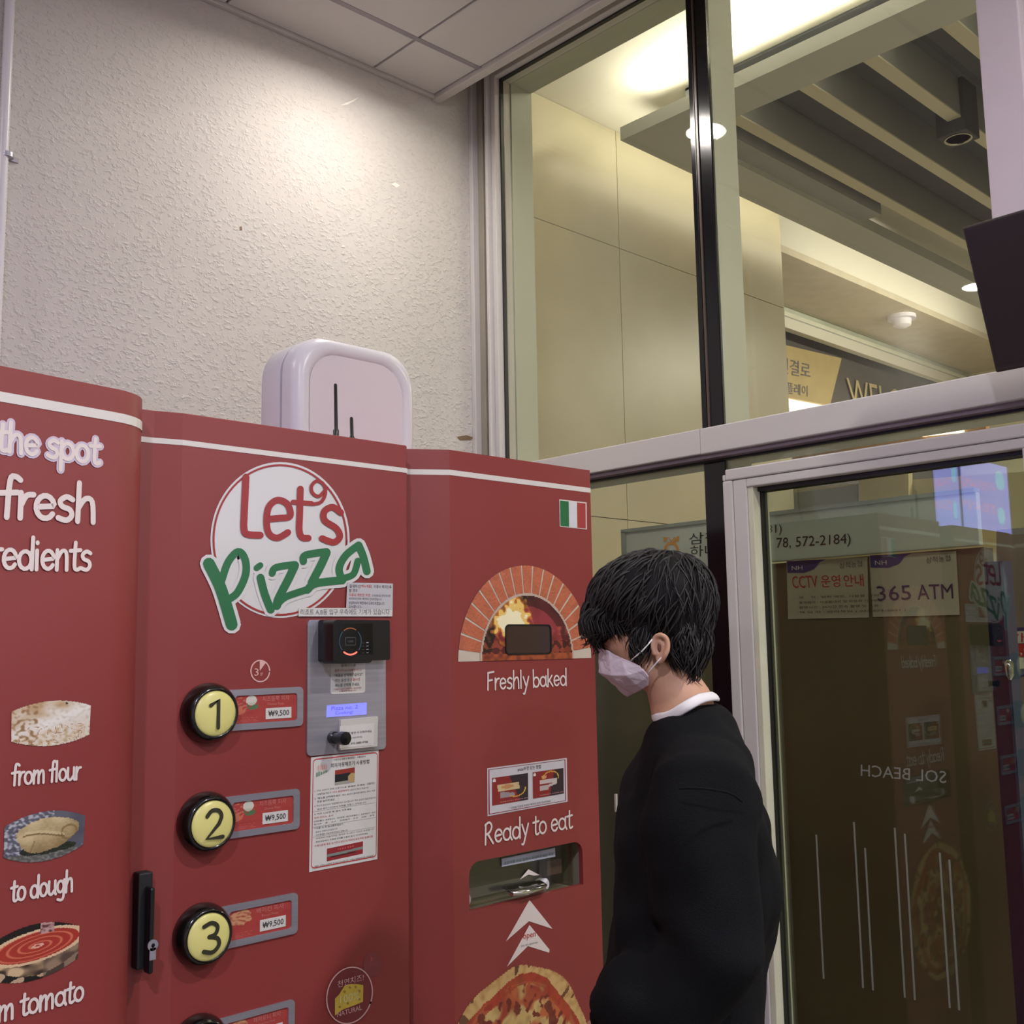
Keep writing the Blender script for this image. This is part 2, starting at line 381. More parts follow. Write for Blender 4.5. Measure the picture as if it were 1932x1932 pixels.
for k, (lx, ly, e_, c_) in enumerate(LAMPS):
    c = Vector((lx, ly, ZC))
    dl = thing('ceiling_downlight', c, ['round lit downlight in the room ceiling, mirrored in the glass beside the dark mullion', 'round lit downlight in the room ceiling, mirrored beside the tilted dark display', 'added unseen fill downlight above the viewer near the window wall', 'added unseen fill downlight above and behind the viewer', 'added unseen fill downlight in the far rear of the room', 'added unseen fill downlight in the rear of the room by the window wall'][k], 'light', 'downlights in the room ceiling')
    MB().lathe(c, (0,0,-1), [(.084, -.001), (.084, .003), (.074, .004), (.074, 0)], 28).build('rim', WPL, dl)
    MB().lathe(c, (0,0,-1), [(.073, 0), (.073, .004), (.071, .006), (.069, 0)], 28).build('lens', MBL, dl)
for (pts, m_) in (([(642, 199), (655, 193), (668, 188), (677, 183), (668, 191), (656, 197)], 'scrape'), ([(738, 347), (746, 344), (755, 350), (748, 354)], 'chip'), ([(452, 428), (456, 427), (457, 434), (453, 435)], 'dark'), ([(862, 824), (880, 821), (893, 825), (889, 830), (868, 831)], 'dark')):
    MB().poly([PWB.at(x, y, .0012) for x, y in pts]).build('wall_scrape', mat('bare_plaster' if m_ != 'dark' else 'grime', (238, 234, 228) if m_ != 'dark' else (128, 104, 82), .7), bpy.data.objects['wall_back'])
# conduit on the wall with its clamp
PW = Plane((0, YW, 0), (0, -1, 0))
ct = thing('wall_conduit', PW.pt(.4, 1.8), 'white corrugated conduit pipe running up the left edge of the plaster wall', 'pipe')
a, b = PW.at(24, -120, .014), PW.at(-12, 720, .014)
n_ = 260; pts = [a.lerp(b, i/n_) for i in range(n_+1)]
MB().tube(pts, [.0135 if i % 2 else .0118 for i in range(n_+1)], 12).build('pipe', WPL, ct, smooth=True)
c = PW.at(13, 293, .014)
MB().lathe(c-Vector((0,0,.006)), (0,0,1), [(.0165,0),(.0165,.012)], 14).box((c.x, YW-.006, c.z-.008), (c.x+.032, YW-.001, c.z+.003)).build('clamp', STEEL, ct)
# a bright scrape, small chips and stains on the plaster
def poly_on(pl, pts, off): return [pl.at(x, y, off) for x, y in pts]

# ================================================================ window wall: profiles, glass, transom, door
PG = Plane((XW, 0, 0), (-1, 0, 0))            # room-side face of the window wall
def hx(px, py, X=XW):
    d = ray(px, py); p = CAM + d*(X/d.x); return p.y, p.z
ZT1, ZT0 = H+.616, H+.541                     # transom beam
ZTOP = H+2.055
Y0 = 2.705; YM1, YM0 = 1.872, 1.799           # first jamb, dark mullion
YP1, YP0 = .982, .885                         # white post
w1 = thing('window_1', (XW, 1.8, 0), None, None, kind='structure')
fr = MB()
fr.box((2.52, Y0, 0), (2.60, Y0+.022, ZTOP+.03)).box((2.50, Y0+.022, 0), (2.60, Y0+.035, ZTOP+.03))
fr.build('jamb', FRAME, w1, bevel=.003)
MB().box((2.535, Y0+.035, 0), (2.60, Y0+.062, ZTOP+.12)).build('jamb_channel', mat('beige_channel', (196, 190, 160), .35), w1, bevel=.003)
MB().box((2.515, Y0+.062, 0), (2.60, Y0+.09, ZTOP+.12)).build('jamb_channel', mat('dark_beige_channel', (150, 143, 132), .5), w1, bevel=.003)  # dark beige channel strip of the jamb
MB().box((2.49, Y0+.09, 0), (2.60, YW, ZTOP+.12)).build('jamb', FRAME, w1, bevel=.003)
MB().box((2.52, YP1, ZTOP), (2.60, Y0, ZTOP+.05)).box((2.53, -4.2, ZTOP+.05), (2.60, Y0+.03, ZTOP+.12)).box((2.52, -4.2, ZTOP), (2.60, YP0, ZTOP+.05)).build('head', FRAME, w1, bevel=.003)
MB().box((2.545, YP1, ZTOP-.006), (2.56, Y0, ZTOP)).box((2.545, Y0-.006, ZT1), (2.56, Y0, ZTOP)).box((2.545, YP1, ZT1), (2.56, Y0, ZT1+.003)).build('gasket', GASK, w1)
# transom beam, proud of the dark mullion
MB().box((2.50, YP0-.03, ZT0), (2.58, 1.842, ZT1)).build('transom', FRAME, w1, bevel=.003)
MB().box((2.50, 1.8425, ZT0+.001), (2.58, Y0, ZT1)).build('transom', FRAME, w1, bevel=.003)
MB().box((2.515, YP0-.03, ZT0-.012), (2.58, Y0, ZT0)).build('transom_lip', mat('mauve_profile', (128, 112, 124), .5), w1)
MB().box((2.545, YP0, ZT0-.018), (2.56, Y0, ZT0-.012)).build('gasket', GASK, w1)
MB().box((2.50, YP0, ZT1), (2.60, YP1, ZTOP)).build('post', mat('lilac_post', (196, 184, 196), .45, var=.02), w1, bevel=.004)
MB().box((2.53, YP0-.025, ZT1), (2.60, YP0, ZTOP)).build('post_edge', TRIM, w1)
# dark glossy mullion, with a raised central rib
MB().box((2.5555, YM0, 0), (2.5615, YM1, ZTOP)).build('mullion', mat('black_gloss_mullion', (16, 16, 22), .12), w1)
MB().box((2.551, YM1-.030, ZT1), (2.556, YM1-.023, ZTOP)).build('mullion_rib', mat('brown_rib', (84, 70, 62), .3), w1)
MB().box((2.551, YM1-.020, ZT1), (2.556, YM1-.018, ZTOP)).build('mullion_rib', BLACKP, w1)
# deep outer frame seen through the glass
dp = MB(); XD = 2.705
dp.box((2.60, Y0-.005, 0), (XD, Y0+.10, ZTOP+.2)).box((2.60, -1, ZTOP), (XD, Y0+.1, ZTOP+.2)).box((2.60, -1, ZT0-.01), (XD, Y0, ZT1))
dp.box((2.57, YM0, 0), (2.69, YM1, ZTOP)).box((2.60, YP0, ZT0), (XD, YP1, ZTOP))
dp.build('outer_frame', REVEAL, w1)
for (ya, yb, za, zb) in ((YM1, Y0, ZT1, ZTOP), (YP1, YM0, ZT1, ZTOP), (YM1, Y0, .05, ZT0-.012), (-.3, YP0-.03, ZT1, ZTOP), (YP0, YM0, H+.487, ZT0-.012), (-.3, YP0-.03, .05, ZT0-.012)):
    MB().box((2.562, ya, za), (2.568, yb, zb)).build('pane', GLASS, w1)
struct('trim_5', MB().box((2.50, -.35, 0), (2.60, -.3, ZTOP)).box((2.50, -.3, ZT0), (2.60, YP0-.03, ZT1)), FRAME, bevel=.003)
struct('wall_right', MB().box((2.55, YB-.12, 0), (2.70, -.35, H+2.4)).box((2.55, -.35, ZTOP+.12), (2.70, YW+.12, H+2.4)), WALLM)
# the door
d1 = thing('door_1', (XW, 1.3, 0), None, None, kind='structure')
DZ1, DZ0 = H+.487, H+.418; DY1, DY0 = 1.775, 1.676; DR1, DR0 = .977, .87
fr = MB()
fr.box((2.505, DR0, DZ1-.032), (2.60, DY1-.010, DZ1)).box((2.505, DY1-.032, 0), (2.60, DY1, DZ1-.0325)).box((2.505, DY1-.0095, DZ1-.0325), (2.60, DY1, DZ1-.014)).box((2.505, DR0, 0), (2.60, DR0+.03, DZ1-.0325))
fr.build('door_frame', FRAME, d1, bevel=.004)
lf = MB()
lf.box((2.508, DY0+.022, 0.02), (2.59, DY1-.033, DZ1-.033)).box((2.508, DR0+.032, DZ0+.012), (2.59, DY0+.022, DZ1-.033)).box((2.508, DR0+.032, .02), (2.59, DR1-.02, DZ0+.012))
lf.box((2.508, DR1-.02, .02), (2.59, DY0+.022, .14))
lf.build('door_leaf_frame', FRAME, d1, bevel=.003)
MB().box((2.512, DY0+.004, .14), (2.59, DY0+.022, DZ0+.012)).build('glazing_bead', mat('ivory_bead', (206, 204, 184), .5), d1, bevel=.002)
MB().box((2.535, DR1-.02, DZ0), (2.575, DY0+.004, DZ0+.012)).box((2.545, DY0, .14), (2.575, DY0+.004, DZ0)).build('gasket', GASK, d1)
dgl = MB().box((2.555, DR1-.02, .14), (2.561, DY0, DZ0)).build('door_glass', DGLASS, d1)
PD = Plane((2.554, 0, 0), (-1, 0, 0))
ETCH = mat('etched_film', (118, 118, 110), .6, var=.02)
mb = MB(); text(mb, 'SOL BEACH', pq(PD, [(1624, 1464), (1785, 1478), (1785, 1455), (1624, 1442)], .001), 0, True)
mb.build('etched_lettering', ETCH, d1, label='mirrored etched lettering')
for (tx, ty, bx) in ((1540, 1575, 1557), (1611, 1551, 1631), (1632, 1600, 1652), (1688, 1562, 1711), (1707, 1573, 1733), (1773, 1609, 1795), (1791, 1622, 1817)):
    y, z = hx(tx, ty, 2.553); 
    MB().box((2.5525, y-.0022, .6), (2.5535, y+.0022, z)).build('etched_line', ETCH, d1)
y, z = hx(1163, 1498, 2.56)
MB().box((2.553, y-.003, H-.50), (2.561, y+.003, z)).build('etched_line', TRIM, w1)
y2, z2 = hx(1905, 1262, 2.50)

# ================================================================ black display on the right, tilted down into the room
tv = thing('wall_display', (2.37, .6, H+.6), 'dark wall display tilted down beside the white window post, screen off', 'television')
tA, tB = Vector((2.25, .947, H+.880)), Vector((2.37, .947, H+.580)); tw = Vector((0, -.62, 0)); nn = (tB-tA).cross(tw).normalized()
if nn.x < 0: nn = -nn
MB().hexa([tA, tA+tw, tB+tw, tB], nn*.045).build('housing', mat('brown_black_housing', (48, 40, 42), .45, var=.02), tv, bevel=.004)
e1 = (tB-tA).normalized(); i_ = .008
MB().hexa([tA+e1*i_+tw*.012, tA+e1*i_+tw*.988, tB-e1*.016+tw*.988, tB-e1*.016+tw*.012], -nn*.0008).build('screen', mat('dark_screen', (44, 37, 40), .4, var=.02), tv)
MB().tube([tA+tw*.5+nn*.04+e1*.12, Vector((2.51, .64, H+.80))], .014, 8).box((2.497, .59, H+.62), (2.512, .69, H+.86)).build('bracket', BLACKM, tv)

# ================================================================ the lobby beyond the glass
YS = 3.4
sw = struct('wall_1', MB().box((2.705, YS+.012, 0), (5.50, YS+.3, H+2.6)), SHAD)
# stone slabs with fine joints
PS = Plane((0, YS, 0), (0, -1, 0))
uz = lambda px, py: (PS.at(px, py).x, PS.at(px, py).z)
xj = [2.71, uz(1164, 330)[0], 5.50]; 
zj = [0, H-.62, PS.at(1117, 974).z, (PS.at(1003, 420).z+PS.at(1310, 510).z)/2, H+2.6]
for i in range(len(xj)-1):
    for j in range(len(zj)-1):
        MB().box((xj[i]+.002, YS, zj[j]+.002), (xj[i+1]-.002, YS+.02, zj[j+1]-.002)).build('stone_slab', STONE, sw)
MB().box((5.48, YS+.02, 0), (5.50, YS+.9, H+2.6)).build('stone_slab', STONE, sw)
struct('ceiling_1', MB().box((2.705, -3, H+2.60), (5.5, YS+.05, H+2.66)).box((5.5, -3, H+2.60), (10.5, 3.2, H+2.66)), LCEIL)
# coffer board: border slabs and louvres
ZB = H+2.35
LOUV = mat('louvre_grey', (140, 142, 144), .7, var=.02)
cf = struct('trim_6', MB().box((3.71, -2, ZB), (3.93, 3.12, ZB+.065)).box((3.93, 2.90, ZB), (9.5, 3.12, ZB+.065)), COFF)
MB().box((3.93, 2.78, ZB+.03), (5.55, 2.90, ZB+.245)).build('duct_box', mat('blue_grey_duct', (158, 160, 164), .7), cf)
PL_ = lambda px, py, z: CAM + ray(px, py)*((z-H)/ray(px, py).z)
for (px, py) in ((1405, 232), (1536, 172), (1655, 118), (1805, 55)):
    y = PL_(px, py, ZB+.05).y
    lb = MB().box((3.99, y-.03, ZB+.052), (9.4, y+.03, ZB+.245)).build('louvre', LOUV, cf)
    MB().box((3.985, y-.032, ZB+.044), (9.4, y+.032, ZB+.052)).build('louvre_edge', TAN, lb)
for k in range(4):
    y = .95-.33*k
    lb = MB().box((3.99, y-.03, ZB+.052), (9.4, y+.03, ZB+.245)).build('louvre', LOUV, cf)
    MB().box((3.985, y-.032, ZB+.044), (9.4, y+.032, ZB+.052)).build('louvre_edge', TAN, lb)
# square spot between the louvres
c = PL_(1808, 262, ZB-.02)
sp = thing('spot_light', c, 'dark square ceiling spotlight, unlit, hanging between the grey louvres', 'light')
MB().box((c.x-.075, c.y-.07, c.z), (c.x+.075, c.y+.07, c.z+.27)).build('housing', mat('slate_housing', (70, 70, 78), .6), sp, bevel=.004)
MB().lathe(c, (0,0,-1), [(.0, -.01), (.045, -.01), (.055, .004), (.062, .004), (.062, 0)], 24).build('lens_ring', CHROME, sp, smooth=True)
MB().box((3.93, -2, ZB+.235), (9.5, 2.90, ZB+.247)).build('recess_shade_panel', mat('recess_shade', (92, 94, 100), .8), cf)  # dark colour stands in for the deep shade between the louvres
# farther hall
ZF = H+2.606
XF = 10.5
hall = struct('ceiling_2', MB().box((5.5, 3.8, ZF), (XF, 4.42, ZF+.05)), mat('hall_ceiling', (196, 186, 166), .8))
struct('trim_7', MB().add([(5.5, 3.40, ZB+.08), (XF, 3.40, ZB+.22), (XF, 3.80, ZF+.02), (5.5, 3.80, ZF+.02)], [(0, 1, 2, 3)]).add([(5.5, 3.40, ZB+.50), (XF, 3.40, ZB+.50), (XF, 3.8, ZF+.3), (5.5, 3.8, ZF+.3)], [(0, 1, 2, 3)]), LCEIL) if False else struct('wall_2', MB().box((5.5, 3.80, ZF+.05), (XF, 3.86, H+3.4)), LCEIL)
struct('ceiling_3', MB().box((5.4, 3.0, H+3.30), (XF, 3.9, H+3.36)).box((5.4, 3.12, H+2.66), (XF, 3.2, H+3.3)), LCEIL)
PE = Plane((0, 5.2, 0), (0, -1, 0))
zb = [PE.at(1484, y).z for y in (562, 585, 600, 616)]
PF = Plane((0, 4.42, 0), (0, -1, 0))
zz = [PF.at(1484, y).z for y in (566, 574, 588, 596, 599, 618)]
def band(name, m, z0, z1, y0=4.42, t=.06): struct(name, MB().box((5.5, y0, z0), (XF, y0+t, z1)), m)
band('trim_8', TAN, zz[1], ZF+.05)
band('trim_9', mat('pale_profile', (196, 200, 184), .6), zz[2], zz[1], 4.46)
band('trim_10', mat('bright_profile', (214, 214, 196), .6), zz[3], zz[2], 4.42)
band('trim_11', COFF, zz[4], zz[3], 4.43)
band('trim_12', LCEIL, zz[5], zz[4], 4.42)
struct('wall_3', MB().box((5.5, 4.60, H+.6), (XF, 4.7, zz[4]+.1)), DWALL)
struct('wall_4', MB().box((5.5, 7, 0), (XF+.1, 7.1, H+4)).box((XF, -3, 0), (XF+.1, 7, H+4)).box((2.7, -3.1, 0), (XF, -3, H+4)), mat('lobby_wall', (204, 194, 164), .7, var=.03, scale=1.5))
PH = Plane((0, 4.60, 0), (0, -1, 0))
mb = MB()
text(mb, 'WELCOME', pq(PH, [(1603, 765), (1770, 808), (1766, 752), (1597, 712)], .02), .004)
o = mb.build('wall_lettering', mat('gold_letter', (190, 172, 128), .5)); tag(o, 'raised beige WELCOME lettering on the dark lobby wall', 'sign')
# hanging beige sign
PSG = Plane((0, 4.50, 0), (0, -1, 0))
q = pq(PSG, [(1478, 748), (1566, 765), (1588, 676), (1478, 650)], 0)
sg = thing('hanging_sign', q[0], 'beige hanging direction sign with grey lettering in front of dark lobby wall', 'sign')
MB().hexa(q, (0, .03, 0)).build('board', mat('beige_board', (178, 158, 108), .6), sg)
mb = MB(); text(mb, '연결로', pq(PSG, [(1470, 703), (1529, 714), (1529, 686), (1470, 672)], .004)); mb.build('lettering', GREYINK, sg)
mb = MB(); text(mb, '플레이', pq(PSG, [(1484, 742), (1524, 748), (1524, 728), (1484, 720)], .004)); mb.build('lettering', GREYINK, sg)
q = pq(PSG, [(1488, 800), (1640, 800), (1582, 762), (1488, 748)], -.06)
o = MB().hexa([PSG.at(1470, 820, -.06), PSG.at(1640, 840, -.06), PSG.at(1590, 768, -.06), PSG.at(1470, 742, -.06)], (0, .02, 0)).build('glowing_panel', mat('lit_panel', (255, 238, 214), .5, emit=2.2)); tag(o, 'glowing white light panel below the beige hanging sign', 'light')
# smoke detector on the hall ceiling
c = PL_(1701, 596, ZF)
sd = thing('smoke_detector', c, 'round white smoke detector on the pale hall ceiling', 'detector')
MB().lathe(c, (0,0,-1), [(.0, 0), (.11, 0), (.11, .03), (.0, .035)], 24).build('base', WPL, sd, smooth=True)
MB().lathe(c+Vector((0,0,-.03)), (0,0,-1), [(.075, 0), (.07, .05), (.03, .07), (0, .07)], 20).build('sensor', WPL, sd, smooth=True)

# cash machine room front: long sign, posters, lower wall
XA = 3.50
PA = Plane((XA, 0, 0), (-1, 0, 0))
ya = 3.0; yb_ = 1.49
struct('wall_5', MB().box((XA+.03, yb_, 0), (XA+.10, 3.39, H+.30)), mat('olive_panel', (100, 93, 72), .45, var=.05, scale=2))
bs = thing('long_signboard', (XA, 2.2, H+.3), 'long pale grey signboard with black lettering and orange emblem behind the glass', 'sign')
MB().box((XA, yb_, H+.305), (XA+.03, ya, H+.482)).build('board', mat('grey_signboard', (190, 196, 192), .5, var=.02), bs, bevel=.003)
MB().box((XA-.012, yb_, H+.478), (XA+.03, ya, H+.492)).box((XA-.012, ya-.02, H+.30), (XA+.03, ya, H+.482)).build('board_frame', mat('grey_sign_frame', (140, 148, 146), .5), bs)
e = .002
for w_, q_ in (('삼척농협', [(1300, 1028), (1420, 1016), (1420, 995), (1300, 1006)]), ('하나로마트', [(1302, 1051), (1440, 1042), (1440, 1019), (1302, 1030)]), ('(572-2181)', [(1380, 1016), (1475, 1009), (1475, 989), (1380, 996)]),
               ('본점', [(1400, 1046), (1452, 1042), (1452, 1018), (1400, 1021)]), ('78, 572-2184)', [(1465, 1040), (1605, 1031), (1605, 1006), (1465, 1015)])):
    mb = MB(); text(mb, w_, pq(PA, q_, e)); mb.build('lettering', BLACKINK, bs)
OR = mat('orange_emblem', (214, 142, 48), .5)
def Z5(x, y): return (1100+x/5.367, 860+y/5.367)
mb = MB()
for poly in ([(812, 822), (858, 826), (842, 868), (815, 870)], [(862, 820), (896, 860), (925, 815), (930, 822), (898, 880), (862, 830)], [(975, 812), (970, 862), (935, 872), (900, 905), (915, 860), (950, 815)]):
    mb.poly([PA.at(*Z5(*p), e) for p in poly])
for side in (-1, 1):
    stroke2d([(895+side*x, y) for x, y in ((0, 885), (35, 890), (60, 930), (65, 985), (40, 1040), (0, 1060))], 14, lambda X, Y: PA.at(*Z5(X, Y), e*1.01), mb)
mb.build('emblem', OR, bs, label='orange emblem')
NAVY = mat('navy_print', (46, 58, 130), .5)
def poster(x, label, quad, title, tcol, tq, extra=None, pts=None):
    p = thing('wall_poster', PA.at(*quad[0]), label, 'poster')
    MB().hexa(pq(PA, quad, -.028), (-.004, 0, 0)).build('sheet', mat('poster_sheet', (186, 180, 168), .45, var=.02), p)
    mb = MB(); q = pq(PA, quad, -.022)
    mb.add([bil(q, s, t) for s, t in ((0, 1), (0, .80), (.22, .79), (.34, .84), (.42, .96), (.50, 1))], [(0, 1, 2, 3, 4, 5)]); mb.build('corner_print', NAVY, p)
    mb = MB(); 
    text(mb, 'NH', [bil(q, s, t) for s, t in ((.06, .84), (.20, .84), (.20, .91), (.06, .91))], .01)
    for v in range(len(mb.v)): mb.v[v] = tuple(Vector(mb.v[v]) + Vector((-.001, 0, 0)))
    mb.build('lettering', STRIPE, p)
    mb = MB(); text(mb, '삼척농협', [bil(q, s, t) for s, t in ((.66, .83), (.93, .85), (.93, .95), (.66, .93))], .005); 
    if extra:
        for k, l in enumerate(extra): text(mb, l, [bil(q, s, t) for s, t in ((.14, .34-k*.085), (.14+.052*len(l)*.85, .34-k*.085), (.14+.052*len(l)*.85, .385-k*.085), (.14, .385-k*.085))])
    mb.build('lettering', GREYINK, p, kind='stuff' if extra else None)
    q = pq(PA, tq, -.022); wt = lambda w_: sum(1.45 if ord(ch_) > 999 else 1.0 for ch_ in w_); ws = title.split(' '); tot = sum(wt(w_) for w_ in ws)+.55*(len(ws)-1); s0 = 0
    for w_ in ws:                                 # one object per word
        mb = MB(); s1 = s0+wt(w_); text(mb, w_, [bil(q, s_, t_) for s_, t_ in ((s0/tot, 0), (s1/tot, 0), (s1/tot, 1), (s0/tot, 1))]); mb.build('title', tcol, p); s0 = s1+.55
poster(0, 'white notice with red CCTV heading, left of the two notices below the long signboard', [(1488, 1168), (1640, 1165), (1637, 1051), (1485, 1059)], 'CCTV 운영 안내', REDINK, [(1496, 1110), (1630, 1106), (1628, 1083), (1493, 1087)], ['목    적 : 범죄 예방, 시설물 관리', '촬영범위 : 시설물내외 및 자동화 기기부스', '촬영시간 : 24시간 연속 촬영 및 녹화', '책 임 자 : 관리책임 ( 033-573-2031 )'])
poster(1, 'white notice with purple 365 ATM heading, right of the two notices below the long signboard', [(1648, 1164), (1811, 1160), (1804, 1040), (1641, 1048)], '365 ATM', mat('purple_ink', (66, 48, 96), .5), [(1656, 1134), (1799, 1129), (1797, 1101), (1653, 1106)])
# navy kiosk beside the notices, with its chrome knob, and the price posters beyond it
nk = thing('navy_kiosk', (3.1, 1.3, 0), 'tall navy blue kiosk edge behind the door glass, right of the notices', 'kiosk')
yk1, _ = hx(1866, 1200, 3.10); yk0, _ = hx(1905, 1300, 3.10)
MB().box((3.10, yk0, 0), (3.16, yk1, H+.22)).build('body', mat('navy_panel', (28, 32, 66), .3, var=.05), nk)
MB().box((3.095, yk0-.008, 0), (3.16, yk0, H+.22)).build('edge_strip', mat('blue_edge', (52, 74, 112), .35), nk)
p = Plane((3.10, 0, 0), (-1, 0, 0)).at(1904, 1262, .012)
MB().lathe(p-Vector((0,0,.03)), (0,0,1), [(.004, 0), (.011, .012), (.013, .045), (.006, .055)], 14).build('latch', CHROME, nk, smooth=True)
PK = Plane((3.60, 0, 0), (-1, 0, 0))
ps = thing('price_poster', PK.at(1915, 1290), 'pale poster with red and white price bands, right of the navy kiosk', 'poster')
MB().hexa([PK.at(1880, 1400, 0), PK.at(1990, 1400, 0), PK.at(1990, 990, 0), PK.at(1880, 1000, 0)], (.01, 0, 0)).build('sheet', mat('grey_sheet', (134, 128, 122), .5), ps)
for (y0, y1, m_) in ((1185, 1190, NAVY), (1192, 1214, WHITE), (1216, 1240, REDINK), (1242, 1262, WHITE), (1263, 1276, NAVY)):
    MB().hexa([PK.at(1902, y1, .002), PK.at(1985, y1-2, .002), PK.at(1985, y0-4, .002), PK.at(1902, y0, .002)], (-.002, 0, 0)).build('printed_band', m_, ps)
mb = MB(); text(mb, '가격', pq(PK, [(1908, 1212), (1960, 1210), (1960, 1192), (1908, 1195)], .006), .01); mb.build('lettering', REDINK, ps)
mb = MB(); text(mb, '6,000', pq(PK, [(1908, 1238), (1980, 1236), (1980, 1216), (1908, 1218)], .006), .01); mb.build('lettering', STRIPE, ps)
# things above the signboard, seen through the door top
PR = Plane((6.2, 0, 0), (-1, 0, 0))
def rp(name, quad, m_, label, cat, dx=.05, off=0, kind=None):
    o = MB().hexa(pq(PR, quad, off), (dx, 0, 0)).build(name, m_)
    if kind: o['kind'] = kind
    else: tag(o, label, cat)
rp('wall_6', [(1436, 1060), (2100, 1060), (2100, 878), (1436, 925)], mat('beige_partition', (204, 190, 148), .7), None, None, kind='structure')
rp('roller_blind', [(1499, 968), (1618, 955), (1618, 914), (1499, 930)], mat('grey_green_blind', (150, 158, 148), .6), 'grey green roller blind high behind the door glass, left of the beige cabinet', 'blind', off=.03)
rp('wall_cabinet', [(1620, 958), (1714, 948), (1714, 890), (1620, 900)], mat('cream_cabinet', (214, 196, 150), .6), 'plain cream wall cabinet high behind the door glass', 'cabinet', off=.06)
rp('ceiling_lamp', [(1733, 822), (1812, 814), (1812, 806), (1755, 808)], MATS['lit_panel'], 'bright flat ceiling lamp seen between the transom and the door frame', 'light', off=.4)
rp('orange_strip', [(1496, 872), (1860, 828), (1860, 800), (1496, 850)], mat('orange_brown', (170, 130, 84), .5, var=.1), 'orange brown strip seen through the slot above the door frame', 'fascia', off=.35)  # flat orange brown strip across the slot

# ================================================================ the red vending machine: three cabinets
D = 1.70; ZM = H+.2405*D
PM = Plane((0, D, 0), (0, -1, 0))
PLp = Plane((.69, 1.607, 0), (math.sin(math.radians(9.5)), -math.cos(math.radians(9.5)), 0))
def prism(mb, plan, z0, z1):
    return mb.poly([(x, y, z0) for x, y in plan], (0, 0, z1-z0))
def stripe(name, plan, z0, z1, parent, t=.0009):    # a vinyl band following a plan polyline
    mb = MB(); k = len(plan); P = [Vector((x, y, 0)) for x, y in plan]; Q = []
    for i, p in enumerate(P):
        tt = (P[min(i+1, k-1)]-P[max(i-1, 0)]).normalized(); Q.append(p + Vector((tt.y, -tt.x, 0))*t)
    mb.add([(q.x, q.y, z0) for q in Q]+[(q.x, q.y, z1) for q in Q], [(i, i+1, k+i+1, k+i) for i in range(k-1)])
    return mb.build(name, STRIPE, parent)
e1, e2, e3 = .0010, .0018, .0026
# ---- left cabinet
cl = thing('vending_cabinet', (.3, 1.9, 0), 'leftmost red cabinet with rounded corner and pictures of flour, dough and tomato', 'vending machine', 'cabinets of the red pizza vending machine')
ua = PLp.pt(-1.0, 0); plan = [(ua.x, ua.y), (.668, PLp.pt(-.0225, 0).y)]
arc = []
c0 = Vector((.69, 1.69)); 
for i in range(9):
    a = math.radians(-80.5 + 80.5*i/8); arc.append((.6763+.083*math.cos(a), 1.6889+.083*math.sin(a)))
front = plan[:1] + arc + [(.7593, 1.72)]
prism(MB(), front + [(.7593, 2.42), (ua.x, 2.42)], .06, ZM).build('body', RED, cl, smooth=True)
prism(MB(), [(ua.x+.05, ua.y+.06), (.72, 1.72), (.72, 2.38), (ua.x+.05, 2.38)], 0, .06).build('plinth', BLACKM, cl)
zs = [PLp.at(100, 758).z, PLp.at(100, 770).z]
stripe('white_band', front, zs[1]-.004, zs[0]+.001, cl)
words(cl, INK, 'on the spot', PLp, (-88, 838), (188, 876), .0265, e2, .115)
words(cl, mat('lilac_glow', (206, 190, 206), .3), 'on the spot', PLp, (-88, 838), (188, 876), .0265, e1, .24, 'lettering_glow')  # lilac halo painted behind the words as their reflected glow
words(cl, INK, 'the fresh', PLp, (-160, 965), (183, 986), .036, e2, .115)
words(cl, INK, 'ingredients', PLp, (-96, 1072), (173, 1076), .0285, e2, .105)
words(cl, INK, 'from flour', PLp, (22, 1482), (152, 1470), .0175, e2, .105)
words(cl, INK, 'to dough', PLp, (20, 1702), (138, 1681), .0185, e2, .105)
words(cl, INK, 'from tomato', PLp, (-58, 1943), (158, 1886), .0195, e2, .105)
def barrel(s, t, b=.19):                       # picture shape: straight sides, bowed top and bottom
    m = 1-((s-.5)/.5)**2
    return b*(1-m) <= t <= 1-b*(1-m)
def flour(s, t):
    if not barrel(s, t, .17): return None
    n1 = nz(s, t, 5, 1); n2 = nz(s*1.3, t, 14, 2); n3 = abs(nz(s, t, 9, 5))
    c = mix((222, 212, 200), (190, 160, 122), (t-.45)*1.6 + n1*.9 + (.25-s)*.9)
    ridge = abs((t-.32) - (s-.15)*.62)
    c = mix((232, 226, 220), c, ridge*5-.1)
    if t < .42-.0*s and (t < .35*s+.2): c = mix(c, (214, 190, 160), .5+n2*1.2)
    if s < .32: c = mix(c, (150, 112, 74), max(0, n2*2.0)+.1)
    if n3 < .03 and t < .45: c = mix(c, (140, 100, 60), .7)
    if math.hypot(s-.68, (t-.92)*.7) < .018: c = (70, 50, 34)
    return mix(c, (150, 120, 84), max(0, n2)*.5)
